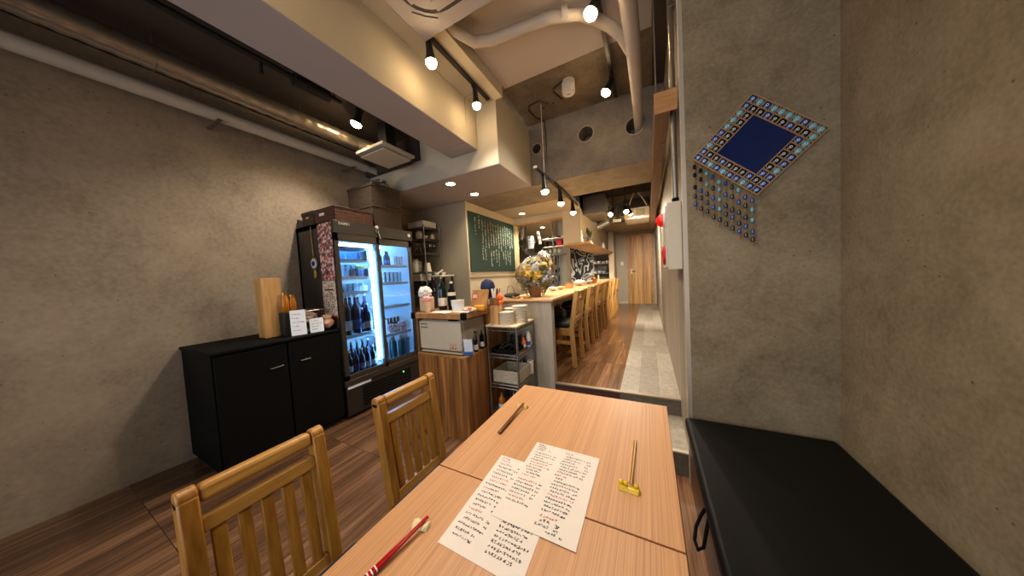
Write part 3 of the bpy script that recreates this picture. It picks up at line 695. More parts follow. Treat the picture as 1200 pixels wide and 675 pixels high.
# ------------------------------------------------------------------ fire alarm station, conduit
fa = thing('mounted_fire_alarm','tall beige fire alarm box with red lamp fixed to the right wall','fire alarm',(.15,2.0,1.5))
obj('housing', MB().box(.112,XC-.001,1.945,2.32,1.285,1.705), M['alarm'], fa, bevel=.004)
obj('cover', MB().box(.103,.112,1.96,2.305,1.30,1.69), M['vent_white'], fa, bevel=.002)
obj('lamp_base', MB().lathe((.103,2.03,1.61),[(.045,0),(.045,-.01)],20,'X'), M['white'], fa)
obj('lamp_dome', MB().lathe((.093,2.03,1.61),[(.04,0),(.04,-.012),(.034,-.026),(.022,-.036),(.006,-.041)],20,'X'), M['alarm_red'], fa, label='red dome lamp')
obj('call_point', MB().lathe((.103,2.06,1.38),[(.062,0),(.062,-.012),(.05,-.02),(.03,-.02),(.028,-.014)],24,'X'), M['red_plastic'], fa, label='round red call button')
cdt = thing('conduit','vertical grey metal conduit rising from the fire alarm box','conduit',(.165,1.97,1.706))
obj('pipe', MB().tube([(.163,1.975,1.706),(.163,1.975,3.14)],.017,14), M['chrome'], cdt)
obj('clamp', MB().cbox((.172,1.975,2.87),(.04,.05,.02)), M['chrome_dark'], cdt, bevel=.002)
obj('gland', MB().tube([(.163,1.975,1.706),(.163,1.975,1.73)],.02,14), M['black'], cdt)

# ------------------------------------------------------------------ display fridge (front faces +x)
FX, FY0, FY1, FZ = -2.58, 1.455, 2.385, 1.918
fr = thing('display_fridge','tall charcoal display fridge with two glowing glass doors against the left wall','fridge',(-2.9,1.92,0))
bk = -3.235
obj('cabinet', MB().box(bk,FX-.04,FY0,FY0+.035,.10,FZ).box(bk,FX-.04,FY1-.035,FY1,.10,FZ).box(bk,FX-.04,FY0,FY1,FZ-.05,FZ).box(bk,FX-.04,FY0,FY1,.10,.40).box(bk,bk+.04,FY0,FY1,.10,FZ), M['fridge'], fr, bevel=.003)
obj('lining', MB().box(bk+.04,bk+.045,FY0+.035,FY1-.035,.40,1.80).box(bk+.04,FX-.06,FY0+.035,FY0+.038,.40,1.80).box(bk+.04,FX-.06,FY1-.038,FY1-.035,.40,1.80).box(bk+.04,FX-.06,FY0+.035,FY1-.035,.400,.404).box(bk+.04,FX-.06,FY0+.035,FY1-.035,1.78,1.87), M['fridge_in'], fr)
hdp = obj('header', MB().box(FX-.04,FX,FY0,FY1,1.80,FZ), M['fridge'], fr, bevel=.003)
# lettering of the maker on the header, block strokes
def block_text(txt, p, u, v, h, mb):
    F = {'D':[(0,0,0,1),(0,1,.5,.9),(.5,.9,.6,.5),(.6,.5,.5,.1),(.5,.1,0,0)],'A':[(0,0,.35,1),(.35,1,.7,0),(.15,.35,.55,.35)],'I':[(.1,0,.1,1)],'R':[(0,0,0,1),(0,1,.55,.85),(.55,.85,.5,.55),(.5,.55,0,.5),(.25,.5,.65,0)],'E':[(0,0,0,1),(0,1,.5,1),(0,.5,.45,.5),(0,0,.5,0)],
         'C':[(.6,.9,.2,1),(.2,1,0,.5),(0,.5,.2,0),(.2,0,.6,.1)],'O':[(0,.5,.3,1),(.3,1,.6,.5),(.6,.5,.3,0),(.3,0,0,.5)],'T':[(0,1,.7,1),(.35,1,.35,0)],'H':[(0,0,0,1),(.6,0,.6,1),(0,.5,.6,.5)]}
    x = 0; n = u.cross(v)
    for ch_ in txt:
        if ch_ == ' ': x += .5; continue
        for a,b,c,d in F[ch_]:
            A = p+u*(x+a)*h+v*b*h; B = p+u*(x+c)*h+v*d*h; t = (B-A).normalized(); w = t.cross(n)*.09*h
            mb.quad(A-w-t*.05*h,B-w+t*.05*h,B+w+t*.05*h,A+w-t*.05*h)
        x += 1.0 if ch_ != 'I' else .5
    return mb
obj('lettering', block_text('DAIREI', Vector((FX+.0015,1.512,1.883)), Vector((0,1,0)), Vector((0,0,1)), .021, MB()), M['lettering'], hdp, smooth=False, label='white maker lettering')
obj('sill', MB().box(FX-.04,FX,FY0,FY1,.33,.385), M['fridge_frame'], fr, bevel=.003)
obj('kick_panel', MB().box(FX-.05,FX-.012,FY0+.01,FY1-.01,.04,.33), M['grille'], fr, bevel=.003)
gm = MB()
for k in range(7): gm.box(FX-.013,FX-.004,1.62,2.22,.085+k*.03,.097+k*.03)
obj('louvre', gm, M['black'], fr, smooth=False)
obj('sticker', MB().box(FX-.012,FX-.0105,1.475,1.715,.300,.326), M['label_white'], fr, label='pale strip sticker below the left door')
obj('power_light', MB().lathe((FX-.012,2.12,.255),[(.008,0),(.006,.004)],10,'X'), plain('green_led','#4fd66a',.4,0,3), fr)
for y in (FY0+.08,FY1-.08): obj('foot', MB().lathe((-2.66,y,0),[(.025,0),(.025,.05)],10), M['black'], fr); 
for y in (FY0+.08,FY1-.08): obj('foot', MB().lathe((-3.15,y,0),[(.025,0),(.025,.05)],10), M['black'], fr)
obj('bottom_tray', MB().box(bk,FX-.05,FY0+.01,FY1-.01,.045,.10), M['black'], fr)
def fdoor(y0,y1,x,lab):
    d = obj('door', MB().box(x-.025,x,y0,y0+.038,.385,1.80).box(x-.025,x,y1-.038,y1,.385,1.80).box(x-.025,x,y0,y1,.385,.435).box(x-.025,x,y0,y1,1.725,1.80), M['fridge_frame'], fr, bevel=.002, label=lab)
    obj('pane', MB().box(x-.014,x-.010,y0+.038,y1-.038,.435,1.725), M['glassdoor'], d)
fdoor(FY0+.005,1.925,FX-.002,'left sliding glass door'); fdoor(1.895,FY1-.005,FX-.030,'right sliding glass door')
obj('light_tube', MB().tube([(-2.66,1.868,.47),(-2.66,1.868,1.66)],.013,12), M['led'], fr, label='glowing blue white light tube behind the left door')
obj('light_tube', MB().tube([(-2.665,1.945,.47),(-2.665,1.945,1.66)],.006,10), M['led'], fr, label='slim added light tube at the left of the right bay')  # second tube put in to brighten the right bay
obj('light_tube', MB().tube([(-3.10,FY0+.06,1.765),(-3.10,FY1-.06,1.765)],.009,10), M['led'], fr, label='thin light tube at the ceiling of the fridge')
SH_L = [1.56,1.385,1.235,.80]; SH_R = [1.51,1.31,1.04,.715]
def fshelf(z,y0,y1):
    m = MB()
    for k in range(9): x = -3.15+k*.058; m.tube([(x,y0,z-.006),(x,y1,z-.006)],.003,5)
    for y in (y0,y1): m.tube([(-3.17,y,z-.008),(-2.67,y,z-.008)],.005,6)
    m.box(-2.668,-2.662,y0,y1,z-.03,z+.002)
    obj('shelf', m, M['fridge_in'], fr, smooth=False)
for z in SH_L: fshelf(z,FY0+.045,1.90)
for z in SH_R: fshelf(z,1.945,FY1-.045)
obj('shelf_upright', MB().box(-2.69,-2.675,1.915,1.93,.41,1.78), M['fridge_in'], fr)

# bottles and glasses ------------------------------------------------
def bottle(name, label, c, h, r, mat, cap, lab=None, group=None, neck=.34, labh=(.12,.36), shoulder=.58, cat='bottle'):
    c = Vector(c); t = thing(name, label, cat, tuple(c), group); rn = r*neck
    obj('body', MB().lathe(c,[(r*.9,0),(r,.008),(r,h*shoulder),(r*.85,h*(shoulder+.09)),(rn*1.15,h*(shoulder+.2)),(rn,h*.95)],14), mat, t)
    obj('cap', MB().lathe(c,[(rn*1.15,h*.93),(rn*1.2,h*.945),(rn*1.1,h)],12), M[cap], t)
    if lab: obj('label', MB().lathe(c,[(r+.0008,h*labh[0]),(r+.0008,h*labh[1])],14,close=False), M[lab], t, label='printed label')
    return t
def cup(name, label, c, h, r, mat, group=None, taper=.85, cat='glass'):
    c = Vector(c)
    return one(name, MB().lathe(c,[(r*taper*.9,0),(r*taper,.003),(r,h),(r*.93,h),(r*taper*.9,.008)],14), mat, label, cat, group)
def tub(name, label, c, d, mat, group=None, cat='tub', wall=.004):
    """open box container"""
    x,y,z = c; a,b,h = d; m = MB()
    m.box(x-a/2,x+a/2,y-b/2,y+b/2,z,z+wall); 
    m.box(x-a/2,x-a/2+wall,y-b/2,y+b/2,z+wall,z+h).box(x+a/2-wall,x+a/2,y-b/2,y+b/2,z+wall,z+h)
    m.box(x-a/2+wall,x+a/2-wall,y-b/2,y-b/2+wall,z+wall,z+h).box(x-a/2+wall,x+a/2-wall,y+b/2-wall,y+b/2,z+wall,z+h)
    return one(name, m, mat, label, cat, group)
# left bay, bottom: two rows of small bottles
for k in range(5):
    mt,cp,lb = [('glass_dark','brass','label_white'),('glass_navy','white','blue_label'),('glass_navy','white','label_white'),('glass_navy','brass','label_white'),('glass_dark','white','label_white')][k]
    bottle('beer_bottle','small dark bottle in the front row of the left fridge floor, %s from the left' % ORD[k],(-2.70,1.575+k*.064,.405),.235,.030,M[mt],cp,lb,'small bottles on the left fridge floor')
for k in range(5):
    bottle('beer_bottle','small dark bottle in the back row of the left fridge floor, %s from the left' % ORD[k],(-2.80,1.60+k*.062,.405),.30,.032,M[['glass_dark','glass_navy','glass_green','glass_dark','glass_navy'][k]],['white','brass'][k%2],['label_white','carton','blue_label'][k%3],'small bottles on the left fridge floor')
# left bay, tall bottles
for k,(y,x,h,mt,lb,desc) in enumerate([(1.585,-2.70,.40,'glass_dark','label_white','tall black sake bottle with white label'),(1.68,-2.70,.40,'glass_navy','blue_label','tall navy sake bottle with blue label'),(1.80,-2.70,.30,'glass_navy','label_white','shorter navy bottle with round white label'),(1.60,-2.81,.40,'glass_dark','carton','tall dark bottle behind the black sake bottle'),(1.69,-2.81,.40,'glass_navy','label_white','tall navy bottle behind the blue labelled one'),(1.775,-2.81,.40,'glass_dark','blue_label','tall dark bottle behind the shorter navy bottle'),(1.86,-2.82,.40,'glass_navy','label_white','tall navy bottle beside the light tube')]):
    bottle('sake_bottle',desc+' on the left fridge shelf',(x,y,.803),h,.042,M[mt],'white',lb,'tall bottles in the fridge')
bottle('sake_bottle','clear blue bottle between the tall bottles on the left fridge shelf',(-2.70,1.742,.803),.26,.018,M['glass_blue'],'white','label_white','tall bottles in the fridge')
for k in range(5): cup('tumbler','clear tumbler upside on the third fridge shelf, %s from left' % ORD[k],(-2.71,1.53+k*.058,1.237),.085,.026,M['glass'],'tumblers on the third fridge shelf',1.0)
tub('tray','pale blue food tray behind the tumblers on the third fridge shelf',(-2.86,1.70,1.237),(.16,.36,.055),M['label_white'],cat='tray')
for k in range(4): cup('tumbler','tall clear glass on the second fridge shelf, %s from left' % ORD[k],(-2.71,1.535+k*.055,1.387),.125,.025,M['glass'],'tall glasses on the second fridge shelf')
tub('container','clear food container on the second fridge shelf beside tall glasses',(-2.76,1.79,1.387),(.17,.13,.085),M['shelf_glass'])
ln = thing('lemon_pack','pack of yellow lemons on the container in the fridge','lemons',(-2.74,1.79,1.475))
for k in range(3): obj('lemon', MB().ball((-2.74,1.755+k*.035,1.487),.017,(1,1.2,.8),2), M['petal_yellow'], ln)
tub('container','wide clear food container on the top left fridge shelf',(-2.78,1.70,1.562),(.2,.30,.10),M['shelf_glass'])
bx_ = tub('tray','shallow tray standing on the wide container in the fridge',(-2.78,1.70,1.664),(.18,.27,.03),M['label_white'],cat='tray')
bottle('sauce_bottle','small white sauce bottle at the left end of the top fridge shelf',(-2.70,1.535,1.562),.12,.02,M['fridge_in'],'white',None,None)
# right bay
for k in range(6): bottle('wine_bottle','green glass bottle on the right fridge floor, %s from the left' % ORD[k],(-2.74-.05*(k%2),1.985+k*.062,.405),.275,.030,M['glass_green'],['white','bead_aqua'][k%2],None,'green bottles on the right fridge floor')
for k in range(3): bottle('wine_bottle','pale green bottle behind the right fridge floor bottles, %s from left' % ORD[k],(-2.90,2.02+k*.11,.405),.28,.034,M['glass_green'],'white','label_white','green bottles on the right fridge floor')
ct = thing('milk_carton','white milk carton at left on the right fridge shelf','carton',(-2.72,1.995,.718))
obj('body', MB().box(-2.755,-2.685,1.965,2.030,.718,.88), M['label_white'], ct); obj('gable', MB().prism([(-2.755,1.965,.88),(-2.755,2.03,.88),(-2.755,1.9975,.925)],(.07,0,0)), M['bead_aqua'], ct)
for k,(y,w,h) in enumerate([(2.075,.075,.10),(2.16,.08,.085),(2.25,.075,.11)]):
    one('drink_carton', MB().box(-2.75,-2.68,y-w/2,y+w/2,.718,.718+h), M['carton'], 'printed red and white carton on the right fridge shelf, %s from the left' % ORD[k],'carton','cartons in the fridge',bevel=.003)
for k in range(5): bottle('jar','small dark jar in the back of the right fridge shelf, %s from left' % ORD[k],(-2.83,2.09+k*.05,.718),.16,.021,M['glass_dark'],['red_plastic','brass'][k%2],None,'jars at the back of the fridge shelf',.7,cat='jar')
for k in range(6): cup('tumbler','clear beer glass on the right middle fridge shelf, %s from left' % ORD[k],(-2.73,2.0+k*.055,1.312),.12,.025,M['glass'],'beer glasses on the right fridge shelf')
for k in range(4):
    bottle('wine_bottle','dark blue bottle on the top right fridge shelf, %s from the left' % ORD[k],(-2.73-.04*(k%2),1.995+k*.055,1.512),.165,.027,M['glass_navy'],'black','blue_label','blue bottles on the top right fridge shelf')
for k in range(3): cup('tumbler','small clear glass on the top right fridge shelf, %s from the left' % ORD[k],(-2.73,2.235+k*.04,1.512),.11,.018,M['glass'],'small glasses on the top right fridge shelf')

# things stuck on the fridge ------------------------------------------
ph = thing('photo_strip','long strip of small pictures and flyers taped to the fridge side','flyers',(-2.71,1.453,1.45))
obj('picture', MB().box(-2.835,-2.602,1.4525,1.4545,1.62,1.905), M['photo'], ph, label='upper sheet of small pink and dark pictures')
obj('picture', MB().box(-2.825,-2.604,1.4520,1.4540,1.36,1.615), M['photo'], ph, label='middle sheet of pictures')
obj('flyer', MB().box(-2.83,-2.612,1.4515,1.4537,1.005,1.355), M['flyer'], ph, label='beige printed flyer')
lt = MB(); rg = random.Random(11)
lt.box(-2.80,-2.65,1.4508,1.4514,1.262,1.275)
for rI in range(8):
    for cI in range(7): glyph(lt, Vector((-2.82+cI*.026,1.4508,1.05+rI*.024)), Vector((1,0,0)), Vector((0,0,1)), .018, rg, .2)
obj('lettering', lt, M['ink'], ph, smooth=False, label='dark printing on the flyer')
obj('red_edge', MB().box(-2.83,-2.612,1.4508,1.4514,1.005,1.02), M['red_plastic'], ph)
ev = thing('eye_amulet','round blue and white eye amulet hanging on a cord on the fridge side','amulet',(-2.93,1.45,1.9))
obj('cord', MB().tube([(-2.945,1.451,1.90),(-2.94,1.449,1.75),(-2.93,1.447,1.60)],.004,6), M['brass'], ev)
for k in range(5): obj('bead', MB().ball((-2.943+k*.002,1.449,1.86-k*.05),.008,(1,.7,1.3),1), M[['bead_aqua','brass'][k%2]], ev)
obj('disc', MB().lathe((-2.925,1.452,1.535),[(.060,-.002),(.060,-.008),(.05,-.012)],24,'Y'), M['chrome'], ev)
obj('white_ring', MB().lathe((-2.925,1.443,1.535),[(.045,.0),(.043,-.004)],24,'Y'), M['white'], ev)
obj('blue_ring', MB().lathe((-2.925,1.439,1.535),[(.030,.0),(.028,-.004)],20,'Y'), M['bead_blue'], ev)
obj('pupil', MB().lathe((-2.925,1.435,1.535),[(.012,.0),(.010,-.004)],14,'Y'), M['black'], ev)
for k in range(3): obj('tassel_bead', MB().tube([(-2.94+k*.016,1.447,1.47),(-2.94+k*.018,1.447,1.41-.01*(k%2))],.004,6).ball((-2.94+k*.018,1.447,1.405-.01*(k%2)),.010,(1,.7,1),1), M['brass'], ev)
op = thing('bottle_opener','chrome bottle opener hanging from a white magnet on the fridge header','bottle opener',(FX,1.92,1.86))
obj('magnet', MB().lathe((FX+.001,1.905,1.905),[(.017,0),(.017,.010),(.012,.014)],16,'X'), M['white'], op)
om = MB()
om.tube([(FX+.006,1.908+.014*math.cos(a),1.868+.016*math.sin(a)) for a in [2*PI*i/12 for i in range(13)]],.004,6)
om.bar((FX+.006,1.914,1.855),(FX+.006,1.94,1.79),.013,.005,(1,0,0))
obj('opener', om, M['chrome'], op)
one('badge', MB().lathe((FX+.001,2.332,1.865),[(.02,0),(.02,.004),(.016,.006)],18,'X'), M['white'], 'round white badge at the right end of the fridge header','badge')

# woven boxes on the fridge --------------------------------------------
def wbox(name,label,x0,x1,y0,y1,z0,z1,mat,lid=True,handle=None,group=None):
    t = thing(name,label,'basket',((x0+x1)/2,(y0+y1)/2,z0),group); w = .008
    obj('body', MB().box(x0,x1,y0,y1,z0,z0+w).box(x0,x0+w,y0,y1,z0,z1).box(x1-w,x1,y0,y1,z0,z1).box(x0,x1,y0,y0+w,z0,z1).box(x0,x1,y1-w,y1,z0,z1), M[mat], t, bevel=.003)
    obj('rim', MB().tube([(x0,y0,z1),(x1,y0,z1),(x1,y1,z1),(x0,y1,z1),(x0,y0,z1)],.006,6), M[mat], t)
    if lid: obj('lid', MB().box(x0-.006,x1+.006,y0-.006,y1+.006,z1-.02,z1+.012), M[mat], t, bevel=.004)
    if handle: obj('handle', MB().box(*handle), M['white'] if 'white' in label else M['tan_wrap'], t, bevel=.002)
    return t
wbox('basket','long low brown woven basket with white tag on the fridge front edge',-2.94,-2.60,1.49,1.885,1.92,2.055,'basket_brown',False,(-2.84,-2.76,1.482,1.489,1.99,2.015),'woven baskets on the fridge')
wbox('basket','small dark woven box at the back left corner of the fridge top',-3.19,-2.97,1.50,1.72,1.92,2.06,'basket_dark',True,(-3.10,-3.05,1.49,1.496,2.0,2.02),'woven baskets on the fridge')
wbox('basket','dark woven lidded box at the bottom of the tall fridge stack',-3.04,-2.62,1.91,2.28,1.92,2.16,'basket_dark',True,None,'woven baskets on the fridge')
wbox('basket','dark woven lidded box at the top of the tall fridge stack',-3.04,-2.62,1.91,2.28,2.174,2.385,'basket_dark',True,None,'woven baskets on the fridge')
one('packet', MB().cbox((-2.72,1.83,2.062),(.09,.10,.012),.2), M['white'], 'white paper packet lying in the long brown basket on the fridge','packet')
pk = thing('plastic_pack','crumpled clear plastic pack on top of the tall basket stack','plastic bag',(-2.78,2.15,2.40))
obj('film', MB().ball((-2.79,2.15,2.462),.10,(1.1,.9,.6),3,.35,3,4), M['film'], pk)
obj('paper', MB().ball((-2.79,2.15,2.437),.06,(1.1,.9,.55),2,.3,3,5), M['grey_cloth'], pk)

# ------------------------------------------------------------------ low black cabinet in front of the fridge side
bcab = thing('black_cabinet','low black cabinet with chrome handle left of the display fridge','cabinet',(-2.9,1.1,0))
obj('carcass', MB().box(-3.235,-2.625,.62,1.445,.05,.875), M['black'], bcab, bevel=.003)
obj('worktop', MB().box(-3.24,-2.595,.61,1.448,.876,.90), M['black'], bcab, bevel=.006)
dr = obj('door', MB().box(-2.625,-2.605,.63,1.035,.07,.865), M['black'], bcab, bevel=.004); obj('handle', MB().tube([(-2.605,1.00,.70),(-2.590,1.00,.70),(-2.590,.92,.695),(-2.605,.92,.695)],.004,8), M['chrome_dark'], dr)
dr = obj('door', MB().box(-2.625,-2.605,1.045,1.44,.07,.865), M['black'], bcab, bevel=.004); obj('handle', MB().tube([(-2.605,1.12,.70),(-2.590,1.12,.70),(-2.590,1.19,.70),(-2.605,1.19,.70)],.004,8), M['chrome_dark'], dr)
obj('plinth', MB().box(-3.2,-2.66,.64,1.42,0,.05), M['black_matt'], bcab)
def card(name,label,c,w,h,rz,mat,lines,seed,tilt=-.18,cat='card',red=False):
    c = Vector(c); t = thing(name,label,cat,tuple(c)); m = Matrix.Translation(c) @ Matrix.Rotation(rz,4,'Z') @ Matrix.Rotation(tilt,4,'Y')
    P = lambda y,z,x=0: m @ Vector((x,y,z))
    obj('front', MB().add([P(-w/2,0),P(w/2,0),P(w/2,h),P(-w/2,h),P(-w/2,0,-.003),P(w/2,0,-.003),P(w/2,h,-.003),P(-w/2,h,-.003)],[(0,1,2,3),(7,6,5,4),(0,4,5,1),(1,5,6,2),(2,6,7,3),(3,7,4,0)]), mat, t, smooth=False)
    k = MB(); rg = random.Random(seed); u = (P(1,0)-P(0,0)); v = (P(0,1)-P(0,0))
    for a in range(lines):
        for b in range(rg.randint(4,7)):
            glyph(k, P(-w*.38+b*w*.11, h*.86-a*h*.8/lines-.01, .0008), u, v, w*.095, rg, .2)
    obj('lettering', k, M['ink'], t, smooth=False)
    obj('prop', MB().add([P(-w*.3,h*.7,-.004),P(w*.3,h*.7,-.004),P(w*.3,.02,-.07),P(-w*.3,.02,-.07)],[(0,1,2,3),(3,2,1,0)][:1]), mat, t, smooth=False)
    return t
card('menu_card','larger white printed card standing on the black cabinet',(-2.66,1.155,.902),.105,.215,-.35,M['label_white'],5,21)
card('menu_card','smaller white printed card standing right of the larger card',(-2.645,1.285,.902),.10,.125,-.35,M['label_white'],4,22)
pc = thing('pouch','crumpled blush coloured paper pouch on the black cabinet corner','pouch',(-2.75,1.375,.901))
obj('body', MB().ball((-2.685,1.385,.965),.06,(1.0,.9,.85),3,.25,2.5,9), M['pink_pouch'], pc); obj('frill', MB().ball((-2.685,1.39,1.02),.042,(1.1,1,.5),3,.5,4,12), M['tan_wrap'], pc)
wb = thing('wire_basket','dark wire basket of packets behind the cards','wire basket',(-2.87,1.31,.901))
obj('frame', MB().tube([(-3.0,1.20,1.09),(-2.76,1.20,1.09),(-2.76,1.42,1.09),(-3.0,1.42,1.09),(-3.0,1.20,1.09)],.006,6).tube([(-2.99,1.21,.907),(-2.77,1.21,.907),(-2.77,1.41,.907),(-2.99,1.41,.907),(-2.99,1.21,.907)],.005,6), M['chrome_dark'], wb)
wm = MB()
for k in range(9):
    f = k/8; wm.tube([(-3.0+.24*f,1.20,1.09),(-2.99+.22*f,1.21,.907),(-2.99+.22*f,1.41,.907),(-3.0+.24*f,1.42,1.09)],.0025,5)
obj('mesh', wm, M['chrome_dark'], wb)
one('packet', MB().ball((-2.88,1.31,1.02),.085,(1,1,.7),3,.35,3,17), M['flyer'], 'pile of printed packets in the dark wire basket','packets')
one('wooden_box', MB().box(-2.95,-2.82,.99,1.12,.902,1.40), M['woodbox'], 'tall plain wooden box at the left end of the black cabinet','box',bevel=.003)
for k,(y,h) in enumerate(((1.12,.17),(1.172,.15))):
    j = thing('honey_jar','amber honey jar in front of the wooden box, %s from the left' % ORD[k],'jar',(-2.76,y,.902),'amber jars on the black cabinet')
    obj('body', MB().lathe((-2.78,y,1.10),[(.022,0),(.03,.01),(.03,h*.6),(.02,h*.8),(.018,h*.9)],14), M['glass_amber'], j); obj('lid', MB().lathe((-2.78,y,1.10),[(.021,h*.88),(.021,h)],14), M['brass'], j)
one('jar_riser', MB().box(-2.82,-2.74,1.085,1.196,.902,1.10), M['black_matt'], 'dark stand holding the amber jars behind the larger card','stand',bevel=.004)

# ------------------------------------------------------------------ walnut service cabinet with towel warmer
sc_ = thing('service_cabinet','walnut service cabinet with thick slab top between fridge and wire rack','cabinet',(-1.53,1.85,0))
obj('base', MB().box(-1.80,-1.285,1.634,2.07,0.0,.672), M['cab_wood'], sc_, bevel=.002)
obj('rear_cupboard', MB().box(-1.80,-1.285,2.092,2.31,0,.985), M['cab_wood'], sc_, bevel=.002)
obj('shelf', MB().box(-1.803,-1.282,1.631,2.07,.673,.690), M['cab_top'], sc_, bevel=.002)
obj('side_panel', MB().box(-1.80,-1.782,1.64,2.07,.690,.985), M['cab_wood'], sc_, bevel=.002)
obj('back_panel', MB().box(-1.78,-1.36,2.05,2.07,.690,.985).box(-1.36,-1.285,2.00,2.07,.690,1.06), M['cab_wood'], sc_, bevel=.002)
obj('slab_top', MB().box(-1.81,-1.272,1.622,2.09,.986,1.033), M['cab_top'], sc_, bevel=.004)
for x in (-1.807,-1.277): obj('corner_guard', MB().cbox((x,1.627,1.012),(.04,.04,.056)), M['black'], sc_, bevel=.008)
tw = thing('towel_warmer','beige enamel towel warmer box in the niche of the walnut cabinet','towel warmer',(-1.55,1.75,.691))
obj('body', MB().box(-1.772,-1.325,1.672,1.99,.712,.972), M['warmer_side'], tw, bevel=.012)
td = obj('door', MB().box(-1.775,-1.328,1.645,1.671,.722,.965), M['warmer'], tw, bevel=.012)
for z in (.905,.933): obj('handle_slot', MB().tube([(-1.748,1.643,z+.003),(-1.74,1.641,z+.006),(-1.682,1.641,z+.006),(-1.674,1.643,z+.003)],.004,6), M['chrome_dark'], td)
obj('latch', MB().box(-1.455,-1.37,1.65,1.69,.966,.978), M['black'], tw, bevel=.003)
obj('tray', MB().box(-1.77,-1.33,1.652,1.99,.697,.711), M['warmer'], tw, bevel=.004)
for x in (-1.74,-1.36): obj('foot', MB().lathe((x,1.69,.691),[(.012,0),(.012,.008)],10), M['black'], tw)
stx = MB(); rg = random.Random(4)
for rI in range(2):
    for cI in range(3): glyph(stx, Vector((-1.452+cI*.027,1.6435,.737+rI*.026)), Vector((1,0,0)), Vector((0,0,1)), .024, rg, .2)
obj('lettering', stx, M['warm_red'], td, smooth=False, label='orange red lettering at the lower right of the door')
cs = thing('sign_card','white card with blue base standing beside the towel warmer','sign',(-1.29,1.70,.691))
obj('card', MB().cbox((-1.293,1.685,.758),(.07,.006,.125),.35,.15), M['label_white'], cs); obj('base', MB().cbox((-1.293,1.678,.706),(.073,.012,.026),.35,.15), M['blue_label'], cs)
bottle('bottle','dark spray bottle standing in the cabinet niche behind the card',(-1.297,1.79,.691),.17,.020,M['glass_dark'],'black','label_white')
bottle('bottle','slim dark bottle at the back of the cabinet niche',(-1.30,1.89,.691),.17,.018,M['black'],'chrome','label_white',None)
# on the slab
pw = thing('wrapped_box','tan wrapped package with white frill at the left end of the slab','package',(-1.76,1.72,1.034))
obj('box', MB().box(-1.80,-1.705,1.69,1.78,1.034,1.16), M['tan_wrap'], pw, bevel=.01); obj('frill', MB().ball((-1.765,1.735,1.205),.055,(1.1,.9,.9),3,.4,3,2), M['white'], pw)
pp = thing('wrapped_bunch','pink topped brown paper bunch beside the tan package','package',(-1.695,1.68,1.034))
obj('paper', MB().lathe((-1.683,1.665,1.034),[(.024,0),(.032,.08),(.03,.1)],12), M['tan_wrap'], pp); obj('top', MB().ball((-1.683,1.665,1.145),.036,(1,1,.75),3,.3,3,4), M['pink'], pp)
bottle('bottle','dark green bottle with cream label on the slab, left of the two',(-1.665,1.84,1.034),.30,.040,M['glass_dark'],'brass','cream',None,.32)
bottle('bottle','black bottle with pale neck label on the slab, right of the two',(-1.575,1.86,1.034),.25,.036,M['black'],'white','cream',None,.34,(.50,.62))
wt = thing('paper_tub','white paper tub standing on the slab','tub',(-1.41,1.72,1.034))
obj('body', MB().lathe((-1.41,1.735,1.034),[(.045,0),(.055,.09),(.056,.095),(.05,.095),(.042,.01)],16), M['white'], wt); obj('band', MB().lathe((-1.41,1.735,1.034),[(.0515,.045),(.0545,.072)],16,close=False), M['label_white'], wt)
for k,(x,y,rz,s) in enumerate([(-1.56,1.69,.2,.16),(-1.47,1.66,-.3,.12),(-1.33,1.70,.1,.13)]):
    one('paper_sheet', MB().cbox((x,y,1.036+.0015*k),(s,.10,.002),rz), M['paper'], ['loose white paper lying near the left of the slab','loose white paper lying in front of the paper tub','loose white paper lying at the right end of the slab'][k],'paper')
cb = thing('clipboard','brown wooden board leaning at the back of the slab','board',(-1.29,1.86,1.034))
obj('board', MB().cbox((-1.282,1.87,1.12),(.155,.012,.17),.12,-.35), M['clip'], cb, bevel=.003); obj('motif', MB().cbox((-1.325,1.868,1.145),(.035,.0135,.03),.12,-.35), M['pink'], cb)
one('orange_box', MB().box(-1.30,-1.215,1.80,1.84,1.034,1.075), M['orange2'], 'flat orange box lying in front of the leaning board','box',bevel=.004)
bs = thing('snack_bag','pale crinkled bag with red print at the right of the slab','bag',(-1.31,1.77,1.034))
obj('bag', MB().ball((-1.30,1.745,1.052),.045,(1.5,.8,.38),3,.25,3,7), M['flyer'], bs); obj('print', MB().ball((-1.285,1.725,1.058),.02,(1.3,.8,.6),2,.2,3,3), M['red_plastic'], bs)
nv = thing('cloth_bag','navy cloth bundle standing behind the leaning board','cloth',(-1.25,2.0,1.06))
obj('bundle', MB().ball((-1.31,2.05,1.215),.068,(.95,.9,1.05),3,.22,2.5,15).ball((-1.31,2.05,1.125),.05,(.9,.8,1.0),3,.2,2.5,18), M['navy_cloth'], nv)
obj('base', MB().lathe((-1.31,2.05,1.0605),[(.05,0),(.05,.035),(.03,.05)],12), M['grey_cloth'], nv)

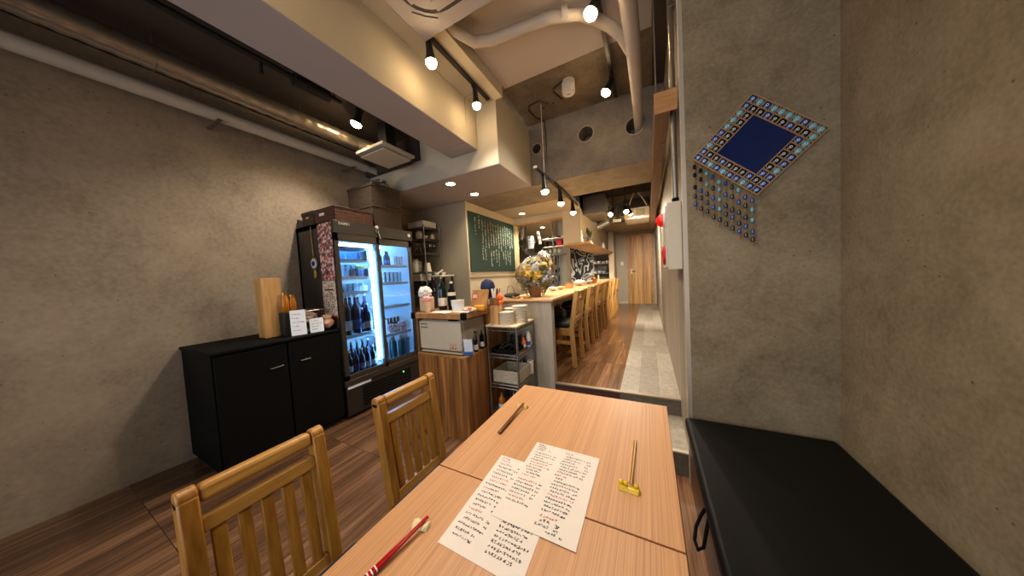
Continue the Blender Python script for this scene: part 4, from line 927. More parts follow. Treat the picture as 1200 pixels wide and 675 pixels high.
# ------------------------------------------------------------------ wire rack beside the cabinet
RX0, RX1, RY0, RY1 = -1.268, -.985, 1.935, 2.298
rk = thing('wire_rack','chrome wire rack with pale board top beside the walnut cabinet','rack',((RX0+RX1)/2,(RY0+RY1)/2,0))
for x in (RX0,RX1):
    for y in (RY0,RY1):
        m = MB().tube([(x,y,0),(x,y,.874)],.0095,12)
        for z in [i*.025+.03 for i in range(34)]: m.tube([(x,y,z),(x,y,z+.003)],.0105,12)
        p = obj('post', m, M['chrome_dark'], rk); obj('foot', MB().lathe((x,y,0),[(.016,0),(.016,.018)],12), M['black'], p)
def wshelf(z):
    m = MB()
    for zz in (z,z-.028): m.tube([(RX0,RY0,zz),(RX1,RY0,zz),(RX1,RY1,zz),(RX0,RY1,zz),(RX0,RY0,zz)],.0045,6)
    for (a,b) in (((RX0,RY0),(RX1,RY0)),((RX1,RY0),(RX1,RY1)),((RX0,RY0),(RX0,RY1))):
        n = 14; m.tube([(a[0]+(b[0]-a[0])*i/n, a[1]+(b[1]-a[1])*i/n, z-(.028 if i%2 else 0)) for i in range(n+1)],.003,5)
    for i in range(1,16): y = RY0+(RY1-RY0)*i/16; m.tube([(RX0,y,z),(RX1,y,z)],.0022,5)
    obj('wire_shelf', m, M['chrome'], rk)
for z in (.12,.372,.634,.868): wshelf(z)
obj('top_board', MB().box(RX0-.012,RX1+.012,RY0-.012,RY1,.874,.888), M['rack_board'], rk, bevel=.003)
def plate_stack(cx,cy,r,n,what,z0=.888,dz=.0135):
    p0 = None
    for k in range(n):
        pos = 'topmost' if k == n-1 else 'lowest' if k == 0 else ORD[k]+' from the bottom'
        lab = 'ceramic plate in the %s, %s' % (what,pos)
        if p0 is None:
            p0 = thing('plate',lab,'plate',(cx,cy,z0),'plates on the wire rack')
            obj('dish', MB().lathe((cx,cy,z0),[(r*.75,0),(r*.93,.0015),(r*.99,.006),(r,.0118),(r*.96,.0125),(r*.6,.008),(.01,.0075)],24), M['plate'], p0); obj('rim', MB().lathe((cx,cy,z0),[(r*1.0005,.0112),(r*1.003,.0120),(r*1.0005,.0126)],24,close=False), M['plate_rim'], p0)
        else: dup(p0,(cx,cy,z0+dz*k),lab)
plate_stack(-1.108,2.01,.067,8,'front low stack')
plate_stack(-1.035,2.13,.070,11,'tall right stack')
plate_stack(-1.150,2.16,.060,9,'rear left stack')
hb = thing('cutlery_box','tall light wood box holding pens at the left of the rack top','holder',(-1.20,1.98,.888))
obj('box', MB().box(-1.243,-1.160,1.955,2.03,.888,1.055), M['woodbox'], hb, bevel=.002); obj('upper_box', MB().box(-1.240,-1.163,1.958,2.027,1.056,1.122), M['woodbox_dark'], hb, bevel=.002)
for k,(x,mt,tl,r) in enumerate([(-1.232,'black',-.25,.008),(-1.218,'white',-.12,.011),(-1.200,'white',.02,.010),(-1.185,'black',.10,.007),(-1.172,'red_plastic',.22,.007)]):
    one('pen', MB().tube([(x,1.99,1.1225),(x+tl*.10,1.99,1.2)],[r,r*.9],8), M[mt], '%s pen or marker upright in the wooden box, %s from left' % ({'black':'black','white':'white','red_plastic':'red'}[mt],ORD[k]),'pen','pens in the wooden box')
of = thing('orange_flower','orange cloth flower clipped at the wooden box corner','flower',(-1.14,1.975,1.10))
obj('petals', MB().ball((-1.143,1.972,1.125),.030,(1,.9,1.1),3,.4,3,3).ball((-1.130,1.962,1.085),.024,(1,.9,1),3,.4,3,6), M['orange'], of); obj('stem', MB().tube([(-1.15,1.975,1.06),(-1.143,1.972,1.12)],.006,6), M['red_plastic'], of)
# middle shelf: cutlery tray, spice bottles
tr = thing('cutlery_tray','black tray full of cutlery on the middle rack shelf','tray',(-1.15,2.05,.637))
obj('tray', MB().box(-1.25,-1.03,1.955,2.18,.637,.643).box(-1.25,-1.243,1.955,2.18,.643,.675).box(-1.037,-1.03,1.955,2.18,.643,.675).box(-1.243,-1.037,1.955,1.962,.643,.675).box(-1.243,-1.037,2.173,2.18,.643,.675), M['black'], tr)
for k in range(12):
    x = -1.23+R.random()*.18; y = 2.0+R.random()*.13; a = R.uniform(-.8,.8); z = .665+.004*k%.02
    s = MB().tube([(x-.05*math.sin(a),y-.05*math.cos(a),z),(x+.03*math.sin(a),y+.03*math.cos(a),z+.012)],.0035,6).ball((x+.045*math.sin(a),y+.045*math.cos(a),z+.014),.016,(1,1,.35),2)
    one('spoon', s, M['chrome'] if k%3 else M['glass_dark'], 'metal spoon jumbled in the black cutlery tray on the rack','spoon','cutlery in the black tray')
cg = thing('utensil_pot','dark pot of upright forks behind the cutlery tray','pot',(-1.16,2.24,.637))
obj('pot', MB().lathe((-1.16,2.245,.637),[(.045,0),(.05,.1),(.045,.1),(.042,.01)],14), M['black_matt'], cg)
for k in range(7): obj('fork', MB().bar((-1.16+.012*(k-3),2.245,.66),(-1.16+.022*(k-3),2.24+.006*(k%3),.815),.008,.002,(0,1,0)), M['chrome'], cg)
for k,(x,y,h,mt,cp,lb,de) in enumerate([(-1.055,2.235,.115,'glass_dark','orange','label_white','dark spice bottle with orange cap'),(-1.035,2.175,.10,'orange','orange','label_white','squat orange spice bottle'),(-1.012,2.23,.15,'white','label_white','blue_label','slim white squeeze bottle'),(-1.015,2.268,.11,'tan_wrap','white','label_white','small tan seasoning bottle')]):
    bottle('spice_bottle',de+' on the middle rack shelf',(x,y,.637),h,.019,M[mt],cp,lb,'spice bottles on the wire rack',.6)
bk_ = tub('basket','grey woven rectangular basket on the lower rack shelf',(-1.13,2.10,.376),(.25,.26,.105),M['basket_grey'],cat='basket',wall=.008)
wr_ = thing('tissue_roll','white roll standing behind the grey basket','roll',(-1.02,2.27,.375))
obj('roll', MB().lathe((-1.02,2.262,.375),[(.03,0),(.03,.12),(.01,.12)],14), M['white'], wr_); obj('core', MB().lathe((-1.02,2.262,.376),[(.012,.12),(.012,.121)],10), M['woodbox'], wr_)
bottle('bottle','dark bottle standing behind the grey basket on the lower rack shelf',(-1.10,2.262,.375),.17,.025,M['glass_dark'],'brass','label_white')
for k,(x,y,h) in enumerate([(-1.20,2.0,.15),(-1.10,2.05,.19),(-1.05,2.2,.17)]):
    bottle('bottle','amber bottle at the very bottom of the wire rack, %s from the left' % ORD[k],(x,y,.123),h,.03,M[['glass_amber','glass_dark','glass_amber'][k]],'brass','label_white','bottles at the bottom of the wire rack')

# ------------------------------------------------------------------ bar counter
ct_ = thing('bar_counter','long pale wood bar counter running into the corridor','counter',(-1.05,5,ZF))
obj('counter_top', MB().box(-1.36,-.79,2.315,8.04,1.043,1.073), M['counter_top'], ct_, bevel=.003)
obj('edge_strip', MB().box(-1.36,-.7885,2.3135,8.041,1.043,1.055), M['woodbox_dark'], ct_)
obj('end_panel', MB().box(-1.34,-.805,2.322,2.3355,0,1.042).box(-1.34,-.805,2.3355,2.395,.283,1.042), M['counter_panel'], ct_, bevel=.002)
obj('front_panel', MB().box(-1.24,-1.20,2.396,8.0,.285,1.042), M['beige_light'], ct_)
# bouquet
bq = thing('gift_bouquet','cellophane wrapped flower basket on the near end of the counter','flowers',(-1.05,2.56,1.074))
bx0 = Vector((-1.055,2.56,1.074))
obj('basket', MB().lathe(bx0,[(.055,0),(.075,.10),(.08,.105),(.07,.10),(.05,.008)],18), M['wicker'], bq)
rg = random.Random(5)
for k in range(40):
    a = rg.uniform(0,2*PI); e = rg.uniform(-.25,1.3); rr = .135
    p = bx0+Vector((math.cos(a)*math.cos(e)*rr*1.15, math.sin(a)*math.cos(e)*rr, .20+math.sin(e)*rr*1.05))
    obj('flower', MB().ball(p,rg.uniform(.040,.060),(1,1,.8),3,.42,3.5,k), M[rg.choice(['petal_white','petal_yellow','leaf','petal_grey','petal_yellow','leaf','petal_white','cream'])], bq)
for k in range(18):
    a = rg.uniform(0,2*PI); p = bx0+Vector((math.cos(a)*.12, math.sin(a)*.11, rg.uniform(.10,.24)))
    d = Vector((math.cos(a),math.sin(a),rg.uniform(-.3,.6))).normalized(); t = d.cross(Vector((0,0,1))).normalized(); L_ = rg.uniform(.07,.11)
    obj('leaf', MB().add([p,p+d*L_*.5+t*.022,p+d*L_+Vector((0,0,-.015)),p+d*L_*.5-t*.022,p+d*L_*.5+Vector((0,0,.01))],[(0,1,4),(1,2,4),(2,3,4),(3,0,4)]), M[rg.choice(['leaf','leaf','leaf_dark'])], bq)
obj('berry', MB().ball(bx0+Vector((.02,-.08,.36)),.012,sub=2), M['red_plastic'], bq)
obj('ribbon', MB().ball(bx0+Vector((.13,-.07,.16)),.035,(1,.6,1.5),3,.4,3,31), M['leaf'], bq, label='olive ribbon')
wv = MB(); n = 38; prof = [(.085,.0),(.105,.04),(.13,.08),(.165,.13),(.19,.18),(.20,.23),(.19,.28),(.165,.33),(.12,.375),(.07,.40),(.03,.39)]; rj = random.Random(8)
rows = []
for i,(r,h) in enumerate(prof):
    rows.append([bx0+Vector((math.cos(2*PI*j/n)*r*(1+rj.uniform(-.13,.10)) + .25*max(0,h-.25), math.sin(2*PI*j/n)*r*.92*(1+rj.uniform(-.13,.10)), h+rj.uniform(-.012,.014)*(i>0)+.014+.05*max(0,math.cos(2*PI*j/n))*(h>.3))) for j in range(n)])
wv.add([p for r in rows for p in r], [(i*n+j,i*n+(j+1)%n,(i+1)*n+(j+1)%n,(i+1)*n+j) for i in range(len(prof)-1) for j in range(n)])
obj('wrapping', wv, M['film'], bq, smooth=False, label='clear crinkled cellophane')
# clutter on the counter end and further along
bg = thing('black_bag','flat black bag with wire handle on the counter beside the bouquet','bag',(-1.25,2.45,1.074))
obj('body', MB().ball((-1.262,2.425,1.104),.05,(1.75,1,.5),3,.2,2.5,21), M['black_matt'], bg); obj('handle', MB().tube([(-1.28+.045*math.cos(a),2.44,1.105+.10*math.sin(a)) for a in [PI*i/10 for i in range(11)]],.004,6), M['chrome_dark'], bg)
for k,(x,z) in enumerate(((-1.18,1.0745),(-1.07,1.0745))):
    cl = thing('wooden_bowl','shallow light wooden bowl at the counter edge, %s from the left' % ORD[k],'bowl',(x,2.375,z),'wooden bowls at the counter edge')
    obj('bowl', MB().lathe((x,2.372,z),[(.028,0),(.045,.02),(.046,.024),(.04,.022),(.02,.008)],16), M['woodbox'], cl)
wbx = thing('wooden_tissue_box','small honey coloured wooden box on the counter before the grey pillar','box',(-1.05,3.9,1.074))
obj('box', MB().box(-1.09,-1.0,3.80,3.92,1.074,1.145), M['woodbox'], wbx, bevel=.004); obj('lid', MB().box(-1.093,-.997,3.797,3.923,1.146,1.158), M['woodbox_dark'], wbx, bevel=.003)
for k,(x,y,s,mt,de) in enumerate([(-1.13,3.35,.05,'grey_cloth','small crumpled grey cloth on the counter beyond the bouquet'),(-1.08,3.55,.045,'woodbox','small tan dish of sweets on the counter beyond the bouquet'),(-1.05,4.55,.085,'white','crumpled white cloth on the counter behind the wooden box'),(-1.0,5.15,.06,'petal_white','white towel heap further along the counter')]):
    one('table_cloth' if 'cloth' in de or 'towel' in de else 'dish', MB().ball((x,y,1.074+s*.66),s,(1.2,1.3,.55),3,.3,3,k+40), M[mt], de, 'cloth' if k != 1 else 'dish')
jb = thing('soy_jar','dark round jar with brass lid near the far end of the counter','jar',(-1.0,5.6,1.074))
obj('body', MB().lathe((-1.0,5.6,1.074),[(.045,0),(.06,.03),(.06,.08),(.04,.11)],14), M['glass_amber'], jb); obj('lid', MB().lathe((-1.0,5.6,1.184),[(.042,0),(.042,.02)],14), M['brass'], jb)
one('menu_stand', MB().box(-.98,-.965,5.95,6.05,1.074,1.22), M['cream'], 'pale upright card near the far end of the counter', 'card', bevel=.002)

# ------------------------------------------------------------------ chalkboard
bd = thing('hanging_chalkboard','green chalkboard menu covered in white vertical writing on the beige wall','chalkboard',(-2.31,3.9,1.84))
obj('panel', MB().box(-2.312,-2.295,3.185,4.635,1.398,2.287), M['board'], bd, bevel=.002)
ck, cp = MB(), MB(); rg = random.Random(9)
cols = [(3.33,2.19,7),(3.43,2.22,4)] + [(3.52+.083*i, 2.17-.01*(i%3), rg.choice((9,10,11,12))) for i in range(13)]
for i,(y,z,n) in enumerate(cols):
    s = .036 if i != 1 else .05
    for k in range(n):
        pk_ = i in (4,5) and k < 3
        glyph(cp if pk_ else ck, Vector((-2.2945,y,z-k*s*1.06)), Vector((0,1,0)), Vector((0,0,1)), s*rg.uniform(.95,1.2), rg, .24)
    z2 = 1.72+rg.uniform(-.02,.03)
    if i > 1 and i % 5 != 4:
        for k in range(rg.choice((4,5,6,7))): glyph(ck, Vector((-2.2945,y-.02,z2-k*s*1.06)), Vector((0,1,0)), Vector((0,0,1)), s*rg.uniform(.9,1.2), rg, .24)
obj('lettering', ck, M['chalk'], bd, smooth=False, label='white chalk writing'); obj('lettering', cp, M['chalk_pink'], bd, smooth=False, label='pink chalk headings')
struct('trim_wall_rail', MB().box(-2.312,-2.303,3.16,4.72,1.30,1.325), M['brown_grey'], bevel=.002)

# ------------------------------------------------------------------ glass rack against the back wall
gr = thing('glass_rack','grey steel shelf rack of glasses and jugs against the back wall','rack',(-3.0,2.95,0))
GX0, GX1, GY0, GY1 = -3.20, -2.80, 2.80, 3.12; GZ = [1.10,1.43,1.70,1.905,2.07]
for x in (GX0,GX1):
    for y in (GY0,GY1): obj('post', MB().tube([(x,y,0),(x,y,2.10)],.011,10), M['chrome_dark'], gr)
for z in GZ+[.5]:
    m = MB()
    for zz in (z,z-.022): m.tube([(GX0,GY0,zz),(GX1,GY0,zz),(GX1,GY1,zz),(GX0,GY1,zz),(GX0,GY0,zz)],.005,6)
    for i in range(1,12): y = GY0+(GY1-GY0)*i/12; m.tube([(GX0,y,z-.003),(GX1,y,z-.003)],.003,5)
    obj('wire_shelf', m, M['chrome_dark'], gr)
wbo = thing('storage_box','white lidded box on top of the glass rack','box',(-2.95,2.95,2.077))
obj('box', MB().box(-3.13,-2.83,2.83,3.09,2.077,2.15), M['white'], wbo, bevel=.004); obj('lid', MB().box(-3.135,-2.825,2.825,3.095,2.1505,2.168), M['white'], wbo, bevel=.004)
def jug(label,c,h,r,mat,group,spout=True):
    c = Vector(c); t = thing('jug',label,'jug',tuple(c),group)
    obj('body', MB().lathe(c,[(r*.8,0),(r,h*.3),(r*.85,h*.65),(r*.5,h*.9),(r*.55,h),(r*.45,h),(r*.6,h*.6)],16), mat, t)
    obj('handle', MB().tube([c+Vector((r*.7,0,h*.85)),c+Vector((r*1.5,0,h*.75)),c+Vector((r*1.45,0,h*.4)),c+Vector((r*.9,0,h*.25))],r*.13,8), mat, t)
    if spout: obj('spout', MB().tube([c+Vector((-r*.8,0,h*.4)),c+Vector((-r*1.3,0,h*.7)),c+Vector((-r*1.5,0,h*.9))],[r*.22,r*.15,r*.1],8), mat, t)
    return t
jug('white teapot on the upper shelf of the glass rack',(-2.97,2.88,1.91),.125,.055,M['white'],'white jugs on the glass rack')
jug('small cream milk jug right of the teapot on the upper shelf',(-2.855,3.02,1.91),.08,.035,M['cream'],'white jugs on the glass rack')
jug('large white pitcher lying under the glasses shelf at left',(-3.08,2.88,1.435),.19,.075,M['white'],'white jugs on the glass rack',False)
cup('lamp_cup','cream bell shaped cup right of the large pitcher on the rack',(-2.87,2.90,1.435),.13,.038,M['cream'],None,1.5,'cup')
def goblet(label,c,h,r,group):
    c = Vector(c); t = thing('wine_glass',label,'glass',tuple(c),group)
    obj('bowl', MB().lathe(c,[(.004,h*.45),(r*.8,h*.6),(r,h*.78),(r*.8,h),(r*.75,h),(r*.93,h*.78),(r*.7,h*.62)],14,close=False), M['glass'], t); obj('stem', MB().lathe(c,[(r*.85,0),(r*.8,.004),(.004,.012),(.004,h*.46)],12), M['glass'], t)
    return t
k = 0
for y in (2.85,2.98,3.06):
    for x in (-3.15,-3.06,-2.97,-2.87):
        goblet('clear stemmed glass on the rack shelf below the teapot, row %s, %s from left' % (['front','middle','rear'][(2.85,2.98,3.06).index(y)],ORD[k%4]),(x,y,1.705),.155,.036,'stemmed glasses on the rack'); k += 1
for k,(x,y) in enumerate(((-3.15,2.88),(-3.08,2.95),(-3.14,3.05))): cup('tumbler','clear glass beaker left of the teapot on the upper rack shelf, %s from the front' % ORD[k],(x,y,1.91),.11,.03,M['glass'],'beakers on the upper rack shelf')
cup('shallow_bowl','small pale bowl at the right end of the upper rack shelf',(-2.84,2.86,1.91),.04,.045,M['cream'],None,.6,'bowl')
tub('tray','white plastic tray on the lower shelf of the glass rack',(-3.05,2.93,1.31),(.22,.22,.10),M['white'],cat='tray')
one('tray_support', MB().box(-3.16,-2.94,2.83,3.04,1.105,1.308), M['black_matt'], 'dark crate under the white tray on the glass rack', 'crate', bevel=.004)
for k in range(7): bottle('bottle','dark bottle on the lowest visible rack shelf, %s from the left' % ORD[k],(-2.92+.022*(k%2),2.83+k*.04,1.105),.19+.02*(k%3),.018,M[['glass_dark','black','glass_navy'][k%3]],['brass','white'][k%2],'label_white' if k%2 else None,'dark bottles on the glass rack')
sd = thing('side_stand','narrow dark stand with white tray of saucers right of the glass rack','stand',(-2.66,2.95,0))
for x,y in ((-2.74,2.84),(-2.58,2.84),(-2.74,3.08),(-2.58,3.08)): obj('leg', MB().bar((x,y,0),(x,y,1.35),.02,.02,(0,1,0)), M['black_matt'], sd)
obj('tray', MB().box(-2.77,-2.55,2.82,3.10,1.35,1.375), M['cream'], sd, bevel=.006)
for k,(x,y) in enumerate(((-2.70,2.9),(-2.62,2.95))): cup('saucer_bowl','white small bowl on the narrow stand tray, %s from the left' % ORD[k],(x,y,1.376),.04,.04,M['white'],'bowls on the narrow stand',.6,'bowl')
one('serving_spoon', MB().tube([(-2.66,2.86,1.39),(-2.60,2.92,1.45)],[.006,.012],8), M['white'], 'white serving spoon leaning on the narrow stand', 'spoon')

# ------------------------------------------------------------------ kitchen
pl = struct('trim_pillar', MB().lathe((-1.585,5.6,.16),[(.12,0),(.12,2.255)],28), M['pillar'])
def hung(name,label,c,w,h,rz,mat,cat='paper',seed=1):
    c = Vector(c); t = thing(name,label,cat,tuple(c)); m = MB(); n = 8; m_ = Matrix.Translation(c) @ Matrix.Rotation(rz,4,'Z')
    for i in range(n):
        z0, z1 = -h*i/n, -h*(i+1)/n; f = lambda z: .03*math.sin(z*9+seed)
        P = lambda s,z: m_ @ Vector((s*w/2*(1+.15*math.sin(z*14+seed)), f(z), z))
        m.quad(P(-1,z0),P(1,z0),P(1,z1),P(-1,z1))
    o = obj('sheet', m, mat, t); sd_ = o.modifiers.new('solid','SOLIDIFY'); sd_.thickness = .003
    obj('clip', MB().cbox(c,(.03,.015,.02),rz), M['chrome'], t)
    return t
hung('hanging_bag','long white plastic bag hanging in the kitchen opening, leftmost',(-2.52,5.2,2.26),.12,.42,.1,M['white'],'bag',1)
hung('hanging_bag','white folded bag hanging right of the longest one in the kitchen',(-2.40,5.2,2.29),.10,.22,-.25,M['white'],'bag',2)
hung('hanging_sheet','pale printed sheet hanging in the middle of the kitchen opening',(-2.16,5.13,2.11),.13,.26,.05,M['label_white'],'paper',3)
hung('hanging_bag','narrow white bag hanging right of the printed sheet in the kitchen',(-2.0,5.2,2.19),.09,.26,-.5,M['white'],'bag',4)
# pass shelf over the opening, with pans
ks = thing('pot_shelf','steel pass shelf on posts behind the kitchen opening','shelf',(-1.85,5.4,.16))
obj('shelf_board', MB().box(-2.45,-1.50,5.28,5.55,1.685,1.705), M['kit_steel'], ks, bevel=.003)
for x,y in ((-2.43,5.30),(-1.73,5.30),(-2.43,5.53),(-1.73,5.53)): obj('post', MB().tube([(x,y,.16),(x,y,2.41)],.014,10), M['kit_steel'], ks)
obj('lower_board', MB().box(-2.45,-1.72,5.28,5.55,1.30,1.32), M['kit_steel'], ks, bevel=.003)
obj('upper_board', MB().box(-1.95,-1.40,5.28,5.55,2.02,2.035), M['white'], ks, bevel=.003)
def pan(label,c,r,mat,ax='Y'):
    c = Vector(c); t = thing('hanging_pan',label,'pan',tuple(c),'pans hanging in the kitchen')
    obj('bowl', MB().lathe(c,[(r*.6,.05),(r*.62,.055),(r,.0),(r*.97,.0),(r*.58,.045)],22,ax), mat, t)
    obj('handle', MB().bar(c+Vector((r*.7,0,r*.7)),c+Vector((r*1.5,0,r*1.5)),.02,.01,(0,1,0)), mat, t)
    return t
pan('dark round strainer hanging low at the left of the kitchen opening',(-2.42,5.10,1.72),.14,M['chrome_dark'])
pan('steel frying pan hanging behind the printed sheet in the kitchen',(-2.24,5.22,1.83),.11,M['kit_steel'])
pan('small dark saucepan hanging left of the printed sheet',(-2.42,5.21,1.98),.07,M['chrome_dark'])
pan('wide steel pan hanging above the bouquet in the kitchen',(-2.08,5.15,1.64),.12,M['kit_steel'])
rg = random.Random(3)
for k in range(3): one('mixing_bowl', MB().lathe((-2.36+.14*k,5.42,1.706),[(.03,0),(.06,.035+.01*(k%2)),(.056,.035+.01*(k%2)),(.025,.006)],16), M[['kit_steel','white','cream'][k%3]], '%s bowl on the steel pass shelf, %s from the left' % (['steel','white','cream'][k%3],ORD[k]),'bowl','bowls on the pass shelf')
for k in range(5): one('white_bag', MB().ball((-2.02+.095*k,5.40,1.775),.045,(.85,.85,1.1),3,.4,3,50+k), M[['white','cream','petal_white'][k%3]], 'crumpled white bag on the pass shelf near the pillar, %s from the left' % ORD[k],'bag','bags on the pass shelf')
for k in range(5): bottle('bottle','bottle on the lower pass shelf behind the bouquet, %s from the left' % ORD[k],(-2.36+.13*k,5.36,1.321),.22+.03*(k%3),.035,M[['glass_dark','kit_steel','cream','glass_amber','black'][k]],'brass','label_white' if k%2 else None,'bottles on the lower pass shelf')
for k in range(7): one('plate_pile', MB().lathe((-1.88+.065*k,5.40,2.036),[(.02,0),(.032,.01),(.032,.03+.012*(k%3))],14), M[['white','black_matt','cream'][k%3]], '%s dish pile on the high shelf by the hood, %s from the left' % (['white','black','cream'][k%3],ORD[k]),'dishes','dishes on the high kitchen shelf')
one('red_tin', MB().box(-1.66,-1.56,5.33,5.45,1.88,2.0), M['alarm_red'] if False else M['red_plastic'], 'dark red tin under the high shelf by the hood','tin',bevel=.004)
one('tin_ledge', MB().box(-1.95,-1.42,5.32,5.51,1.855,1.878), M['white'], 'white ledge carrying the red tin by the hood', 'shelf', bevel=.003)
one('work_counter', MB().box(-3.2,-1.9,5.6,6.2,.16,.98), M['kit_steel'], 'steel kitchen work counter behind the pass', 'counter', bevel=.006)
# dish shelves on the far wall
ds = thing('dish_shelf','dark wall shelf of white dishes on the far kitchen wall','shelf',(-1.25,8.5,1.4))
obj('back_board', MB().box(-1.53,-1.0,YD-.03,YD-.002,1.0,2.0), M['kit_wall'], ds)
for z in (1.22,1.52,1.80): obj('shelf_board', MB().box(-1.53,-1.0,8.36,YD-.03,z,z+.02), M['kit_steel'], ds, bevel=.002)
for z,n in ((1.241,3),(1.541,4),(1.821,4)):
    for k in range(n):
        x = -1.46+k*.125; mt = rg.choice(['white','cream','petal_grey'])
        one('bowl', MB().lathe((x,8.48,z),[(.03,0),(.055,.04),(.055,.05+.02*(k%2)),(.05,.045),(.02,.01)],14), M[mt], 'pale bowl on the %s far dish shelf, %s from the left' % ({1.241:'lowest',1.541:'middle',1.821:'highest'}[z],ORD[k]),'bowl','bowls on the far dish shelf')
# ornaments on the hood board
hl = thing('wooden_letters','small violet letters standing on the hood board','letters',(-.92,5.0,1.826))
for k,ch_ in enumerate('TOR'):
    m = MB()
    p = Vector((-1.015+.042*k,4.80,1.828)); F = {'T':[(0,1,.7,1),(.35,1,.35,0)],'O':[(0,.1,0,.9),(0,.9,.55,.9),(.55,.9,.55,.1),(.55,.1,0,.1)],'R':[(0,0,0,1),(0,1,.5,.9),(.5,.9,.5,.55),(.5,.55,0,.5),(.25,.5,.55,0)]}[ch_]
    for a,b,c,d in F: m.bar(p+Vector((a*.050,0,b*.085)),p+Vector((c*.050,0,d*.085)),.012,.02,(0,1,0))
    obj('letter', m, M['purple'], hl, smooth=False)
lf = thing('leaf_ornament','two tall green leaves in a little pot on the hood board','plant',(-.905,4.92,1.826))
obj('pot', MB().lathe((-.91,4.92,1.826),[(.022,0),(.028,.035),(.022,.035)],12), M['petal_yellow'], lf)
for k,(dy,h,dz) in enumerate(((-.06,.26,0),(.05,.19,.0))):
    p = Vector((-.91,4.92,1.86)); q = p+Vector((dy*.9,0,h)); mid = p.lerp(q,.6); s = Vector((.036,0,0)); s2 = Vector((0,-.02,0))
    obj('leaf', MB().add([p,mid+s,q,mid-s,mid+s2],[(0,1,4),(1,2,4),(2,3,4),(3,0,4),(0,3,2,1)]), M['leaf_dark'] if k==0 else M['leaf'], lf)
one('small_ornament', MB().lathe((-.93,6.6,1.826),[(.03,0),(.035,.06),(.02,.1),(.028,.13),(.01,.15)],12), M['cream'], 'small cream figurine at the far end of the hood board','figurine')

# ------------------------------------------------------------------ track rails and lamps
LIGHTS = []
def spot(loc, target, watts, col=(1,.87,.72), size=1.9, blend=.75, rad=.035):
    l = bpy.data.lights.new('lamp_light','SPOT'); l.energy = watts; l.color = col; l.spot_size = size; l.spot_blend = blend; l.shadow_soft_size = rad
    o = bpy.data.objects.new('lamp_light', l); C.objects.link(o); o.location = loc
    o.rotation_euler = (Vector(target)-Vector(loc)).to_track_quat('-Z','Y').to_euler(); return o
def track(label, x, y0, y1, z, wires=None):
    t = thing('track_rail', label, 'track', (x,(y0+y1)/2,z), None)
    obj('rail', MB().box(x-.017,x+.017,y0,y1,z,z+.02), M['lamp_body'], t, bevel=.002)
    obj('end_cap', MB().box(x-.018,x+.018,y0-.012,y0,z-.001,z+.021), M['white'] if wires else M['lamp_body'], t, bevel=.002)
    obj('end_cap', MB().box(x-.018,x+.018,y1,y1+.012,z-.001,z+.021), M['lamp_body'], t, bevel=.002)
    if wires:
        for (y,zz) in wires: obj('hanger_wire', MB().tube([(x,y,z+.02),(x,y,zz)],.0035,6), M['pvc'], t)
    return t
def lamp(label, top, d, ln=.15, r=.032, watts=30, target=None, size=1.9, group='black track spot lamps', glow=1):
    """top = where the stem meets the rail, d = aim direction"""
    top = Vector(top); d = Vector(d).normalized(); t = thing('spot_lamp', label, 'lamp', tuple(top), group)
    nk = top+Vector((0,0,-.035))
    obj('adapter', MB().cbox(top+Vector((0,0,-.010)),(.03,.07,.02)), M['lamp_body'], t, bevel=.003)
    obj('stem', MB().tube([top+Vector((0,0,-.018)),nk],.008,8), M['lamp_body'], t)
    a = nk - d*.012
    q = d.to_track_quat('Z','Y').to_matrix()
    def L(prof, n=18): 
        m = MB()
        m.lathe((0,0,0),prof,n); m.v = [tuple(a + q @ Vector(v)) for v in m.v]; return m
    obj('housing', L([(r*.55,0),(r*.6,ln*.3),(r*.7,ln*.5),(r*1.0,ln*.80),(r*.95,ln*.80),(r*.5,ln*.5)]), M['lamp_body'], t)
    obj('bulb', L([(r*.55,ln*.55),(r*.93,ln*.785),(r*.92,ln*.86),(r*.7,ln*.95),(r*.3,ln*.99)]), M['lamp_glow'], t, label='glowing warm bulb')
    if watts:
        p = a + d*(ln*1.03+.03); spot(p, p+(d if target is None else Vector(target)-p), watts, size=size)
    return t
TA = -1.325
track('black track rail on the left ceiling strip above the dining chairs', TA, -.9, 2.27, 3.006)
lamp('black spot lamp on the left ceiling track, just beyond the air conditioner',(TA,1.50,3.006),(.08,.0,-1),.185,.040,34)
lamp('black spot lamp at the far end of the left ceiling track',(TA,2.06,3.006),(.05,.02,-1),.175,.038,20)
lamp('added black spot lamp on the left ceiling track above the near table',(TA,.45,3.006),(.45,.10,-1),.16,.036,26)  # extra lamp out of view, put in to light the tables
TB = -.245
track('black track rail on the ceiling right of the air conditioner', TB, .2, 3.05, 3.085)
lamp('black spot lamp on the right ceiling track above the tables',(TB,1.88,3.085),(-.35,-.28,-1),.15,.045,30)
lamp('black spot lamp at the far end of the right ceiling track',(TB-.01,2.72,3.085),(-.42,-.20,-.9),.15,.045,30)
lamp('added black spot lamp on the right ceiling track nearest the camera',(TB,.75,3.085),(-.1,.10,-1),.15,.045,16)  # another unseen extra lamp, added for light from above the tables
TCX = -.982
track('black track rail hung in front of the raw concrete beam', TCX, 2.56, 4.33, 2.375, [(2.82,3.14),(4.25,2.978)])
for k,(y) in enumerate((2.80,3.39,4.02)):
    lamp('bell shaped spot lamp on the hanging track, %s from the dining room' % ORD[k],(TCX,y,2.375),(.05,-.05,-1),.185,.042,24)
lamp('spot lamp on the dark left ceiling above the fridge',(-2.42,1.70,2.978),(-.25,-.25,-1),.15,.05,40)
